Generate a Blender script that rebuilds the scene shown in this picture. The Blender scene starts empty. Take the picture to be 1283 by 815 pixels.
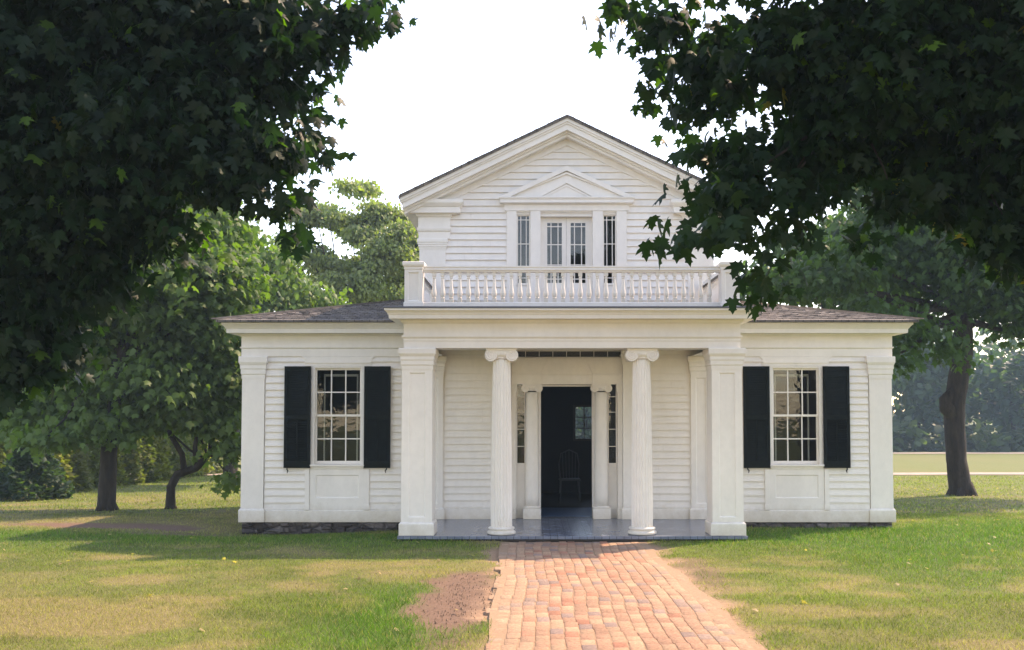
import bpy, math, random
import numpy as np
from math import sin, cos, pi, radians, sqrt, atan2
random.seed(7); RS = np.random.RandomState(7)
S = bpy.context.scene

# ------------------------------------------------------------ camera
CX, CY, CZ, FPX, TILT = -0.6, -15.0, 1.873, 1245.0, radians(2.5)
cam = bpy.data.objects.new('camera', bpy.data.cameras.new('camera')); S.collection.objects.link(cam)
cam.location = (CX, CY, CZ); cam.rotation_euler = (pi/2 + TILT, 0, 0)
cam.data.sensor_width = 36; cam.data.lens = FPX/1283*36
cam.data.shift_x = -25.5/1283
cam.data.shift_y = (515-407.5-FPX*math.tan(TILT))/1283
cam.data.clip_start = .1; cam.data.clip_end = 3000
S.camera = cam

# ------------------------------------------------------------ sky, sun, exposure
SUN = (.75, .55, 1.0)                                   # direction towards the sun
ELEV = atan2(SUN[2], sqrt(SUN[0]**2+SUN[1]**2)); ROT = atan2(SUN[0], SUN[1])
w = bpy.data.worlds.new('World'); S.world = w; w.use_nodes = True
nt = w.node_tree; bg = nt.nodes['Background']
sk = nt.nodes.new('ShaderNodeTexSky'); sk.sky_type = 'NISHITA'; sk.sun_disc = False
sk.sun_elevation = ELEV; sk.sun_rotation = ROT
sk.altitude = 0; sk.air_density = 1.0; sk.dust_density = .6; sk.ozone_density = 1.0
nt.links.new(sk.outputs[0], bg.inputs[0]); bg.inputs[1].default_value = .15
sl = bpy.data.lights.new('sun', 'SUN'); sl.energy = 2.1; sl.angle = radians(.55); sl.color = (1, .90, .74)
so = bpy.data.objects.new('sun', sl); S.collection.objects.link(so)
from mathutils import Vector, Matrix
so.rotation_euler = Vector(SUN).to_track_quat('Z', 'Y').to_euler(); so.location = (30, 20, 40)
S.view_settings.view_transform = 'Standard'; S.view_settings.look = 'None'
S.view_settings.exposure = 2.0; S.view_settings.gamma = 1.0; S.view_settings.use_curve_mapping = False
S.view_settings.use_white_balance = True; S.view_settings.white_balance_temperature = 8400; S.view_settings.white_balance_tint = 23
S.render.engine = 'CYCLES'
S.cycles.use_denoising = True; S.cycles.max_bounces = 8; S.cycles.transparent_max_bounces = 16
S.cycles.volume_bounces = 0; S.cycles.sample_clamp_indirect = 6

# ------------------------------------------------------------ helpers
C = S.collection
def at(px, py, d):
    """point seen in photo pixel px, py at distance d (along the ground) from the camera"""
    c = 515-FPX*math.tan(TILT); u = (px-667)/FPX; v = (c-py)/FPX
    dy = cos(TILT)-v*sin(TILT); dz = sin(TILT)+v*cos(TILT)
    return (CX+u*d/dy, CY+d, CZ+dz*d/dy)

class MB:
    def __init__(s): s.v = []; s.f = []
    def add(s, v, f):
        o = len(s.v); s.v += [tuple(p) for p in v]; s.f += [tuple(i+o for i in q) for q in f]; return s
    def box(s, x0, x1, y0, y1, z0, z1):
        if x0 > x1: x0, x1 = x1, x0
        if y0 > y1: y0, y1 = y1, y0
        return s.add([(x0,y0,z0),(x1,y0,z0),(x1,y1,z0),(x0,y1,z0),(x0,y0,z1),(x1,y0,z1),(x1,y1,z1),(x0,y1,z1)],
              [(0,3,2,1),(4,5,6,7),(0,1,5,4),(1,2,6,5),(2,3,7,6),(3,0,4,7)])
    def prism(s, poly, y0, y1):
        """xz polygon extruded in y"""
        a = sum(poly[i][0]*poly[(i+1) % len(poly)][1]-poly[(i+1) % len(poly)][0]*poly[i][1] for i in range(len(poly)))
        if a < 0: poly = poly[::-1]
        n = len(poly); v = [(x, y0, z) for x, z in poly]+[(x, y1, z) for x, z in poly]
        f = [tuple(range(n)), tuple(range(2*n-1, n-1, -1))]+[(i, i+n, (i+1) % n+n, (i+1) % n) for i in range(n)]
        return s.add(v, f)
    def sweep(s, path, prof, closed=False, cap=True):
        """profile [(out, z)] swept along an xy path; outwards is to the right of travel"""
        n = len(path); P = []
        for i in range(n):
            def nrm(a, b):
                dx, dy = b[0]-a[0], b[1]-a[1]; l = sqrt(dx*dx+dy*dy); return (dy/l, -dx/l)
            ns = []
            if closed or i > 0: ns.append(nrm(path[i-1], path[i]))
            if closed or i < n-1: ns.append(nrm(path[i], path[(i+1) % n]))
            if len(ns) == 2:
                mx, my = ns[0][0]+ns[1][0], ns[0][1]+ns[1][1]; k = 2/(mx*mx+my*my); m = (mx*k, my*k)
            else: m = ns[0]
            P.append([(path[i][0]+m[0]*o, path[i][1]+m[1]*o, z) for o, z in prof])
        k = len(prof); v = [p for r in P for p in r]; f = []
        for i in range(n if closed else n-1):
            j = (i+1) % n
            for q in range(k-1): f.append((i*k+q, j*k+q, j*k+q+1, i*k+q+1))
        if closed and cap:
            f.append(tuple(i*k+k-1 for i in range(n))); f.append(tuple(i*k for i in range(n-1, -1, -1)))
        if not closed and cap:
            f.append(tuple(range(k-1, -1, -1))); f.append(tuple((n-1)*k+q for q in range(k)))
        return s.add(v, f)
    def lathe(s, prof, cx, cy, seg=16, cz=0, mod=None):
        v = []; f = []; k = len(prof)
        for i in range(seg):
            a = 2*pi*i/seg
            for q, (r, z) in enumerate(prof):
                rr = r*(mod(a, z) if mod else 1); v.append((cx+rr*cos(a), cy+rr*sin(a), cz+z))
        for i in range(seg):
            j = (i+1) % seg
            for q in range(k-1): f.append((i*k+q, j*k+q, j*k+q+1, i*k+q+1))
        f.append(tuple(i*k+k-1 for i in range(seg))); f.append(tuple(i*k for i in range(seg-1, -1, -1)))
        return s.add(v, f)
    def tube(s, pts, rad, seg=8, jit=0, bumps=None):
        pts = [Vector(p) for p in pts]; v = []; f = []; n = len(pts)
        up = Vector((0.3, 0.9, .1)).normalized()
        for i in range(n):
            t = (pts[min(i+1, n-1)]-pts[max(i-1, 0)]).normalized()
            a = t.cross(up)
            if a.length < 1e-3: a = t.cross(Vector((1, 0, 0)))
            a.normalize(); b = t.cross(a); up = -b if False else up
            r = rad[i] if hasattr(rad, '__len__') else rad
            for q in range(seg):
                th = 2*pi*q/seg; rr = r*(1+(random.uniform(-jit, jit) if jit else 0))
                v.append(tuple(pts[i]+(a*cos(th)+b*sin(th))*rr))
        for i in range(n-1):
            for q in range(seg):
                p = (q+1) % seg; f.append((i*seg+q, i*seg+p, (i+1)*seg+p, (i+1)*seg+q))
        f.append(tuple(range(seg-1, -1, -1))); f.append(tuple((n-1)*seg+q for q in range(seg)))
        return s.add(v, f)
    def mirror(s):
        """add the mirror image in x"""
        o = len(s.v); s.v += [(-x, y, z) for x, y, z in s.v]; s.f += [tuple(i+o for i in q[::-1]) for q in s.f]; return s
    def build(s, name, mat, parent=None, smooth=False, bevel=0):
        me = bpy.data.meshes.new(name); me.from_pydata(s.v, [], s.f); me.update()
        me.materials.append(mat)
        if smooth:
            me.polygons.foreach_set('use_smooth', [True]*len(me.polygons))
        o = bpy.data.objects.new(name, me); C.objects.link(o)
        if parent: o.parent = parent; o.location = tuple(-c for c in wloc(parent))
        if bevel:
            m = o.modifiers.new('bevel', 'BEVEL'); m.width = bevel; m.segments = 2; m.limit_method = 'ANGLE'
        return o
def wloc(o):
    l = Vector(o.location)
    while o.parent: o = o.parent; l += Vector(o.location)
    return l
def tag(o, label=None, cat=None, group=None, kind=None):
    if label: o['label'] = label
    if cat: o['category'] = cat
    if group: o['group'] = group
    if kind: o['kind'] = kind
    return o
def empty(name, loc):
    o = bpy.data.objects.new(name, None); o.location = loc; C.objects.link(o); o.empty_display_size = .2; return o
def copy_part(o, parent, dx):
    """copy a part and its sub-parts, shifted in x"""
    c = o.copy(); C.objects.link(c); c.parent = parent; c.location = Vector(o.location)+Vector((dx, 0, 0))
    for ch in [k for k in C.objects if k.parent == o]:
        g = ch.copy(); C.objects.link(g); g.parent = c
    return c

def raw_mesh(name, V, loops, starts, totals, mat, col=None, smooth=False):
    me = bpy.data.meshes.new(name)
    me.vertices.add(len(V)); me.vertices.foreach_set('co', V.astype(np.float32).ravel())
    me.loops.add(len(loops)); me.loops.foreach_set('vertex_index', loops.astype(np.int32))
    me.polygons.add(len(starts)); me.polygons.foreach_set('loop_start', starts.astype(np.int32))
    me.update(calc_edges=True)
    if col is not None:
        a = me.color_attributes.new('col', 'FLOAT_COLOR', 'POINT')
        a.data.foreach_set('color', np.hstack([col, np.ones((len(col), 1))]).astype(np.float32).ravel())
    if smooth: me.polygons.foreach_set('use_smooth', np.ones(len(starts), bool))
    me.materials.append(mat)
    me.validate()
    o = bpy.data.objects.new(name, me); C.objects.link(o); return o

_g = RS.rand(64, 64)
def vn(x, y):
    x = np.asarray(x, float); y = np.asarray(y, float)
    i = np.floor(x).astype(int); j = np.floor(y).astype(int); u = x-i; v = y-j
    u = u*u*(3-2*u); v = v*v*(3-2*v); g = lambda a, b: _g[a % 64, b % 64]
    return (g(i, j)*(1-u)+g(i+1, j)*u)*(1-v)+(g(i, j+1)*(1-u)+g(i+1, j+1)*u)*v
def fbm(x, y, o=4):
    r = 0; a = .5; t = 0
    for k in range(o): r = r+a*vn(x*2**k+17*k, y*2**k+5*k); t += a; a *= .5
    return r/t
def sst(a, b, x):
    t = np.clip((x-a)/(b-a), 0, 1); return t*t*(3-2*t)

# ------------------------------------------------------------ materials
def mat(name):
    m = bpy.data.materials.new(name); m.use_nodes = True; n = m.node_tree; return m, n, n.nodes['Principled BSDF']
def lk(n, a, b): n.links.new(a, b)
def noise(n, scale, detail=4, rough=.6, vec=None, stretch=None):
    t = n.nodes.new('ShaderNodeTexNoise'); t.inputs['Scale'].default_value = scale
    t.inputs['Detail'].default_value = detail; t.inputs['Roughness'].default_value = rough
    tc = n.nodes.new('ShaderNodeTexCoord'); mp = n.nodes.new('ShaderNodeMapping')
    if stretch: mp.inputs['Scale'].default_value = stretch
    lk(n, tc.outputs['Object'], mp.inputs[0]); lk(n, mp.outputs[0], t.inputs['Vector']); return t.outputs['Fac']
def ramp(n, src, stops):
    r = n.nodes.new('ShaderNodeValToRGB'); e = r.color_ramp.elements
    e[0].position, e[0].color = stops[0][0], (*stops[0][1], 1); e[1].position, e[1].color = stops[-1][0], (*stops[-1][1], 1)
    for p, c in stops[1:-1]:
        q = e.new(p); q.color = (*c, 1)
    lk(n, src, r.inputs[0]); return r.outputs[0]
def bump(n, p, src, st=.3, dist=.01):
    b = n.nodes.new('ShaderNodeBump'); b.inputs['Strength'].default_value = st; b.inputs['Distance'].default_value = dist
    lk(n, src, b.inputs['Height']); lk(n, b.outputs[0], p.inputs['Normal']); return b
def mixc(n, a, b, f, mode='MIX'):
    m = n.nodes.new('ShaderNodeMix'); m.data_type = 'RGBA'; m.blend_type = mode
    for i, x in ((6, a), (7, b)):
        if isinstance(x, tuple): m.inputs[i].default_value = (*x, 1)
        else: lk(n, x, m.inputs[i])
    if isinstance(f, float): m.inputs[0].default_value = f
    else: lk(n, f, m.inputs[0])
    return m.outputs[2]

def paint(name, base, rough=.55, dirt=.10):
    m, n, p = mat(name)
    a = noise(n, 1.1, 5, .6, stretch=(1, 1, .5)); b = noise(n, 9, 5, .7, stretch=(1, 1, .7))
    c1 = ramp(n, a, [(.3, tuple(c*(1-dirt) for c in base)), (.65, base)])
    c2 = ramp(n, b, [(.3, (1-dirt*.6,)*3), (.6, (1, 1, 1))])
    # rain splash dirt on the lowest boards
    tc = n.nodes.new('ShaderNodeTexCoord'); sx = n.nodes.new('ShaderNodeSeparateXYZ'); lk(n, tc.outputs['Object'], sx.inputs[0])
    ad = n.nodes.new('ShaderNodeMath'); ad.operation = 'MULTIPLY_ADD'; lk(n, noise(n, 5, 6, .75), ad.inputs[0]); ad.inputs[1].default_value = -.55; lk(n, sx.outputs[2], ad.inputs[2])
    mr_ = n.nodes.new('ShaderNodeMapRange'); lk(n, ad.outputs[0], mr_.inputs[0]); mr_.inputs[1].default_value = -.42; mr_.inputs[2].default_value = -.02
    c3 = ramp(n, mr_.outputs[0], [(0, (.70, .64, .55)), (1, (1, 1, 1))])
    lk(n, mixc(n, mixc(n, c1, c2, 1.0, 'MULTIPLY'), c3, 1.0, 'MULTIPLY'), p.inputs['Base Color'])
    p.inputs['Roughness'].default_value = rough
    bump(n, p, noise(n, 30, 3, .6), .12, .003); return m
WHITE = paint('white paint', (.86, .808, .74))
BOARD = paint('white clapboard paint', (.85, .797, .73), .6, .10)
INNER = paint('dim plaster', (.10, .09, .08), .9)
LEAD, n, p = mat('lead sheet'); p.inputs['Base Color'].default_value = (.13, .14, .17, 1); p.inputs['Roughness'].default_value = .5
bump(n, p, noise(n, 14, 3), .3, .01)
# green black shutter paint
SHUT, n, p = mat('black green shutter paint'); lk(n, ramp(n, noise(n, 9, 4), [(.3, (.003, .005, .0045)), (.7, (.007, .011, .009))]), p.inputs['Base Color'])
p.inputs['Roughness'].default_value = .7; p.inputs['Specular IOR Level'].default_value = .12
# glass
GLASS = bpy.data.materials.new('window glass'); GLASS.use_nodes = True; n = GLASS.node_tree; n.nodes.clear()
o_ = n.nodes.new('ShaderNodeOutputMaterial'); mx = n.nodes.new('ShaderNodeMixShader'); tr = n.nodes.new('ShaderNodeBsdfTransparent'); gl = n.nodes.new('ShaderNodeBsdfGlossy')
fr = n.nodes.new('ShaderNodeFresnel'); fr.inputs[0].default_value = 1.5; gl.inputs['Roughness'].default_value = .015
tr.inputs[0].default_value = (.85, .88, .88, 1)
bm_ = n.nodes.new('ShaderNodeBump'); bm_.inputs['Strength'].default_value = .12; bm_.inputs['Distance'].default_value = .02
lk(n, noise(n, 5, 2), bm_.inputs['Height']); lk(n, bm_.outputs[0], gl.inputs['Normal'])
lk(n, fr.outputs[0], mx.inputs[0]); lk(n, tr.outputs[0], mx.inputs[1]); lk(n, gl.outputs[0], mx.inputs[2]); lk(n, mx.outputs[0], o_.inputs[0])
# portico floor paint
FLOOR, n, p = mat('blue grey floor paint')
tc = n.nodes.new('ShaderNodeTexCoord'); br = n.nodes.new('ShaderNodeTexBrick'); mp = n.nodes.new('ShaderNodeMapping')
mp.inputs['Rotation'].default_value = (0, 0, pi/2); lk(n, tc.outputs['Object'], mp.inputs[0]); lk(n, mp.outputs[0], br.inputs[0])
br.inputs['Scale'].default_value = 1; br.inputs['Brick Width'].default_value = 9; br.inputs['Row Height'].default_value = .11; br.inputs['Mortar Size'].default_value = .004
br.inputs['Color1'].default_value = (.17, .20, .26, 1); br.inputs['Color2'].default_value = (.21, .235, .29, 1); br.inputs['Mortar'].default_value = (.06, .07, .09, 1)
lk(n, mixc(n, br.outputs[0], ramp(n, noise(n, 3, 5), [(.35, (.75, .75, .75)), (.6, (1, 1, 1))]), 1.0, 'MULTIPLY'), p.inputs['Base Color'])
p.inputs['Roughness'].default_value = .22; bump(n, p, noise(n, 8, 4), .12, .01)
# hall floor
BLUEF, n, p = mat('blue hall floor'); p.inputs['Base Color'].default_value = (.09, .20, .42, 1); p.inputs['Roughness'].default_value = .35
DARKW, n, p = mat('dark wood'); lk(n, ramp(n, noise(n, 6, 4, stretch=(1, 8, 1)), [(.3, (.015, .009, .006)), (.7, (.045, .026, .016))]), p.inputs['Base Color']); p.inputs['Roughness'].default_value = .5
PALEC, n, p = mat('pale chair paint'); p.inputs['Base Color'].default_value = (.06, .06, .06, 1); p.inputs['Roughness'].default_value = .5
# shingles
SHING, n, p = mat('wood shingles')
tc = n.nodes.new('ShaderNodeTexCoord'); br = n.nodes.new('ShaderNodeTexBrick'); lk(n, tc.outputs['Object'], br.inputs[0])
br.inputs['Scale'].default_value = 1; br.inputs['Brick Width'].default_value = .13; br.inputs['Row Height'].default_value = .14; br.inputs['Mortar Size'].default_value = .006
br.inputs['Color1'].default_value = (.14, .125, .115, 1); br.inputs['Color2'].default_value = (.22, .195, .17, 1); br.inputs['Mortar'].default_value = (.04, .035, .03, 1)
lk(n, mixc(n, br.outputs[0], ramp(n, noise(n, 7, 6, .7), [(.3, (.45, .45, .47)), (.7, (1.15, 1.1, 1.05))]), 1.0, 'MULTIPLY'), p.inputs['Base Color'])
p.inputs['Roughness'].default_value = .9; bump(n, p, br.outputs['Fac'], -.6, .02)
# stone foundation
STONE, n, p = mat('fieldstone')
vo = n.nodes.new('ShaderNodeTexVoronoi'); vo.inputs['Scale'].default_value = 3.4; tc = n.nodes.new('ShaderNodeTexCoord'); mp = n.nodes.new('ShaderNodeMapping')
mp.inputs['Scale'].default_value = (1, 1, 2.0); lk(n, tc.outputs['Object'], mp.inputs[0]); lk(n, mp.outputs[0], vo.inputs['Vector'])
ve = n.nodes.new('ShaderNodeTexVoronoi'); ve.feature = 'DISTANCE_TO_EDGE'; ve.inputs['Scale'].default_value = 3.4; lk(n, mp.outputs[0], ve.inputs['Vector'])
sp = n.nodes.new('ShaderNodeSeparateColor'); lk(n, vo.outputs['Color'], sp.inputs[0])
c1 = ramp(n, sp.outputs[0], [(.0, (.05, .038, .034)), (.5, (.11, .085, .075)), (1, (.20, .165, .15))])
e1 = ramp(n, ve.outputs['Distance'], [(.01, (.55, .55, .55)), (.12, (1, 1, 1))])
lk(n, mixc(n, mixc(n, c1, e1, 1.0, 'MULTIPLY'), ramp(n, noise(n, 25, 5), [(.3, (.6, .6, .6)), (.7, (1.2, 1.2, 1.2))]), 1.0, 'MULTIPLY'), p.inputs['Base Color'])
bump(n, p, e1, .8, .05); p.inputs['Roughness'].default_value = .9
# attribute coloured
def attr_mat(name, rough=.9, trans=0., nz=None, spec=.3):
    m, n, p = mat(name); a = n.nodes.new('ShaderNodeAttribute'); a.attribute_name = 'col'
    src = a.outputs['Color']
    if nz:
        f = noise(n, nz, 6, .7)
        src = mixc(n, src, ramp(n, f, [(.25, (.55, .55, .55)), (.75, (1.35, 1.35, 1.35))]), 1.0, 'MULTIPLY'); bump(n, p, f, .6, .02)
    lk(n, src, p.inputs['Base Color']); p.inputs['Roughness'].default_value = rough
    p.inputs['Specular IOR Level'].default_value = spec
    if trans:
        t = n.nodes.new('ShaderNodeBsdfTranslucent'); mx = n.nodes.new('ShaderNodeMixShader'); mx.inputs[0].default_value = trans
        lk(n, mixc(n, src, (1.9, 2.5, .6), 1.0, 'MULTIPLY'), t.inputs[0])
        # thin leaves let through more than they reflect in yellow green
        g = n.nodes.new('ShaderNodeMix'); 
        lk(n, p.outputs[0], mx.inputs[1]); lk(n, t.outputs[0], mx.inputs[2]); lk(n, mx.outputs[0], n.nodes['Material Output'].inputs[0])
        n.nodes.remove(g)
    return m
GROUND = attr_mat('lawn soil', .95, 0, 30)
GRASSM = attr_mat('grass blades', .75, .3)
LEAFM = attr_mat('leaves', .5, .38, None, .2)
BRICKM = attr_mat('worn brick', .85, 0, 40)
# bark
BARK, n, p = mat('bark'); f = noise(n, 9, 6, .7, stretch=(1, 1, .22))
lk(n, ramp(n, f, [(.3, (.010, .008, .006)), (.7, (.055, .042, .032))]), p.inputs['Base Color']); bump(n, p, f, 1, .08); p.inputs['Roughness'].default_value = .95
DIRT, n, p = mat('bare soil'); f = noise(n, 12, 7, .75)
lk(n, ramp(n, f, [(.3, (.20, .125, .085)), (.7, (.30, .195, .13))]), p.inputs['Base Color']); bump(n, p, f, .8, .04); p.inputs['Roughness'].default_value = 1
SAND, n, p = mat('sandy gravel'); f = noise(n, 30, 7, .75)
lk(n, ramp(n, f, [(.3, (.24, .15, .09)), (.7, (.38, .25, .155))]), p.inputs['Base Color']); bump(n, p, f, .5, .01); p.inputs['Roughness'].default_value = 1
ROADM, n, p = mat('pale gravel road'); f = noise(n, 3, 6, .7)
lk(n, ramp(n, f, [(.3, (.26, .21, .16)), (.7, (.36, .30, .24))]), p.inputs['Base Color']); p.inputs['Roughness'].default_value = 1

# ------------------------------------------------------------ ground
def gz(x, y):
    x = np.asarray(x, float); y = np.asarray(y, float)
    b = .253-.0217*(np.clip(y, -25, 66)+15)
    b = b-.14*np.exp(-((x+5)/2.6)**2-((y-2.2)/1.5)**2)-.03*np.exp(-((x-4.5)/2.)**2-((y-2.2)/1.5)**2)
    b = b+.03*(fbm(x*.35+9, y*.35+3, 3)-.5)*sst(2.2, 4, np.abs(x)+np.maximum(0, y)*.3)
    return b
def path_edge(y):
    """left and right edge of the brick path at y"""
    y = np.asarray(y, float)
    return -1.00-.017*(y+.25)+.03*np.sin(y*1.3), 1.03-.010*(y+.25)+.03*np.sin(y*1.1+1)+.03*np.sin(y*3.1)
def patch(x, y):
    """dry grass 0..1, bare soil 0..1, lushness 0..1 at x, y"""
    x = np.asarray(x, float); y = np.asarray(y, float)
    dry = sst(.47, .66, fbm(x*1.0+3, y*1.5+8, 4))*.8
    dry = dry+.30*sst(-1, -7, y)*sst(1.6, 5, np.abs(x+.2))
    dry = dry+.8*np.exp(-((x+8.5)/3)**2-((y-3.4)/1.1)**2)+.35*sst(.5, .8, vn(x*2.3, y*2.9))
    lush = np.exp(-((x+1.75)/.75)**2-((y+6.2)/1.9)**2)*1.3+np.exp(-((x-4.6)/1.6)**2-((y+2.2)/2.4)**2)*.8
    lush = lush+.9*np.exp(-((y-.6)/1.6)**2)*sst(1.2, 2, np.abs(x))+.8*np.exp(-((x-8)/4)**2-((y-2)/3)**2)
    dry = np.clip(dry*sst(-11, -8.6, y)-lush, 0, 1)
    e = fbm(x*2.2, y*2.2, 4)-.5
    q = ((x+1.27)/.42)**2+((y+5.2)/2.0)**2; q2 = ((x+8.3)/1.7)**2+((y-2.7)/.42)**2; q3 = ((x+6.2)/1.3)**2+((y-1.75)/.3)**2
    soil = np.maximum(sst(1.9, .5, q+e*3.0), np.maximum(sst(1.5, .7, q2+e*2.5), sst(1.4, .7, q3+e*2.5)*.8))
    l, r = path_edge(y)
    inp = sst(.26, .0, np.maximum(l-x, x-r)+e*.7)*(y < .3)
    q4 = ((x-1.35)/.35)**2+((y+3.3)/1.6)**2; soil = np.maximum(soil, .6*sst(1.3, .5, q4*1.5+e*2))
    return dry, soil, np.clip(lush, 0, 1), inp
GREEN = np.array([.105, .132, .026]); LUSH = np.array([.060, .122, .017]); DRY = np.array([.235, .185, .080]); SOILC = np.array([.165, .10, .068]); SANDC = np.array([.36, .23, .145])
def ground_col(x, y, jit=0, blade=False):
    dry, soil, lush, inp = patch(x, y)
    n1 = fbm(x*.8, y*.8, 3)[:, None]
    g = GREEN*(.75+.55*n1); g = g+(LUSH-g)*lush[:, None]
    far = sst(6, 14, y)[:, None]; g = g+(np.array([.135, .165, .035])-g)*far*.8
    c = g+(DRY-g)*(dry*(1-far[:, 0]*.7))[:, None]*.8
    if not blade:
        c = c*.8+np.array([.03, .022, .012])*.5
        c = c+(SOILC-c)*soil[:, None]; c = c+(SANDC-c)*inp[:, None]
    return c
def axis(a, b, fine0, fine1, step, grow=1.25):
    v = list(np.arange(fine0, fine1+1e-6, step)); s = step; x = fine1
    while x < b: s *= grow; x += s; v.append(x)
    s = step; x = fine0
    while x > a: s *= grow; x -= s; v.insert(0, x)
    return np.array(v)
gx = axis(-500, 500, -13, 13, .12); gy = axis(-60, 700, -8.5, 6, .12)
X, Y = np.meshgrid(gx, gy); xf, yf = X.ravel(), Y.ravel()
Z = gz(xf, yf)
_, soil_, _, inp_ = patch(xf, yf)
Z = Z-.012*soil_*(1+0*xf)+.012*(vn(xf*9, yf*9)-.5)*soil_*2-.02*inp_
nx, ny = len(gx), len(gy)
idx = np.arange(nx*ny).reshape(ny, nx)
q = np.stack([idx[:-1, :-1], idx[:-1, 1:], idx[1:, 1:], idx[1:, :-1]], -1).reshape(-1, 4)
g_o = raw_mesh('ground', np.stack([xf, yf, Z], 1), q.ravel(), np.arange(len(q))*4, None, GROUND, ground_col(xf, yf), True)
tag(g_o, kind='structure')

def strip(name, m, x0, x1, yc, hw, lift):
    mb = MB(); xs = np.arange(x0, x1, 2.)
    L = [(x, yc(x)-hw-.15*random.random()) for x in xs]; R_ = [(x, yc(x)+hw+.15*random.random()) for x in xs]
    v = [(a, b, float(gz(a, b))+lift) for a, b in L]+[(a, b, float(gz(a, b))+lift) for a, b in R_]; k = len(xs)
    mb.add(v, [(i, i+1, k+i+1, k+i) for i in range(k-1)]); o = mb.build(name, m, None, True); tag(o, kind='structure'); return o
strip('gravel_road', ROADM, -60, 110, lambda x: 23.6+.02*x, 1.0, .02)
strip('far_road', ROADM, -110, 200, lambda x: 61+.01*x, 2.2, .05)

# brick path: bricks laid lengthwise in wandering courses, one sheet of paving
mb = MB(); bc = []
COLW = .118; NC = 18
sandv = []
for c in range(NC):
    y = -.16-random.random()*.2
    x0 = -1.04+c*COLW
    while y > -13.5:
        ln = .205+random.uniform(-.012, .012)
        ym = y-ln/2
        wob = .020*sin(ym*1.1+.3)+.012*sin(ym*2.7+c*.25)+.007*sin(ym*6.3+c*.9)
        xc = x0+COLW/2+wob; hw = COLW/2-.004-random.random()*.003
        l, r = path_edge(ym)
        if xc-hw > l-.12 and xc+hw < r+.12:
            edge = min(xc-l, r-xc); sink = max(0, .03-.04*max(edge, 0)/.15)*random.random()
            if edge < .03 and random.random() < .35: y -= ln; continue
            a = random.uniform(-.03, .03); zt = float(gz(xc, ym))+.007+random.uniform(-.002, .002)-sink
            tx, ty = random.uniform(-.02, .02), random.uniform(-.012, .012); hl = ln/2-.004
            vs = []
            for (k, zz) in ((1, -.05), (1, -.0025), (.90, 0)):
                for sx, sy in ((-1, -1), (1, -1), (1, 1), (-1, 1)):
                    lx, ly = sx*(hw*k if k == 1 else hw-.005), sy*(hl if k == 1 else hl-.005)
                    vs.append((xc+lx*cos(a)-ly*sin(a), ym+lx*sin(a)+ly*cos(a), zt+zz+lx*tx+ly*ty))
            mb.add(vs, [(8, 9, 10, 11)]+[(i, (i+1) % 4, (i+1) % 4+4, i+4) for i in range(4)]+[(i+4, (i+1) % 4+4, (i+1) % 4+8, i+8) for i in range(4)])
            t = random.random(); b0 = np.array([.37, .21, .135]) if t < .55 else (np.array([.41, .26, .165]) if t < .8 else (np.array([.27, .19, .16]) if t < .92 else np.array([.36, .16, .10])))
            b0 = b0*random.uniform(.82, 1.1); dust = min(1, max(0, 1-edge/.45))*.5+.12*float(fbm(xc*1.3, ym*1.3, 2)); b0 = b0+(np.array([.40, .28, .18])-b0)*dust
            bc += [b0]*12
        y -= ln
V = np.array(mb.v); F = mb.f
o = raw_mesh('brick_path', V, np.array([i for f_ in F for i in f_]), np.arange(len(F))*4, None, BRICKM, np.array(bc)); tag(o, kind='structure')
ys = np.arange(-14, -.05, .25); mb = MB(); k = len(ys); vs = []
for s_ in range(9):
    for y in ys:
        l, r = path_edge(y); x = l-.05+(r-l+.10)*s_/8; vs.append((x, y, float(gz(x, y))+.0015))
mb.add(vs, [(s_*k+i, (s_+1)*k+i, (s_+1)*k+i+1, s_*k+i+1) for s_ in range(8) for i in range(k-1)])
tag(mb.build('path_sand_bed', SAND, None, True), kind='structure')

# ------------------------------------------------------------ the house
YW = 2.3; PW = 2.545
H = empty('house', (0, 2.3, 0))
tag(H, 'white clapboard Greek revival house with gabled centre, columned portico and low side wings', 'house')

def clap(mb, z0, z1, spans, y=YW, e=.122, out=.030, axis_='x', sgn=-1):
    """lapped boards; spans(z) gives the x intervals at that height; sgn is the outward side"""
    z = z0
    while z < z1-1e-4:
        zt = min(z+e, z1)
        sp_ = []
        for a0, b0, a1, b1 in spans(z, zt):
            if axis_ == 'x' and a0 == a1 and b0 == b1 and b0-a0 > .9 and random.random() < .35:
                q_ = random.uniform(a0+.3, b0-.3); sp_ += [(a0, q_-.002, a1, q_-.002), (q_+.002, b0, q_+.002, b1)]
            else: sp_.append((a0, b0, a1, b1))
        for a0, b0, a1, b1 in sp_:
            if b0-a0 < .01: continue
            j = random.uniform(-.002, .002)
            pts = [(a0, sgn*(out+j), z), (b0, sgn*(out+j), z), (b1, sgn*.002, zt), (a1, sgn*.002, zt), (a0, -sgn*.01, z), (b0, -sgn*.01, z)]
            if axis_ == 'x': v = [(p[0], y+p[1], p[2]) for p in pts]
            else: v = [(y+p[1], p[0], p[2]) for p in pts]
            mb.add(v, [(0, 1, 2, 3), (4, 5, 1, 0)])
        z = zt
def cut(a, b, holes):
    """interval a..b minus holes"""
    r = [(a, b)]
    for h0, h1 in holes:
        r = [q for x, y in r for q in ((x, min(y, h0)), (max(x, h1), y)) if q[1]-q[0] > .005]
    return r

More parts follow.
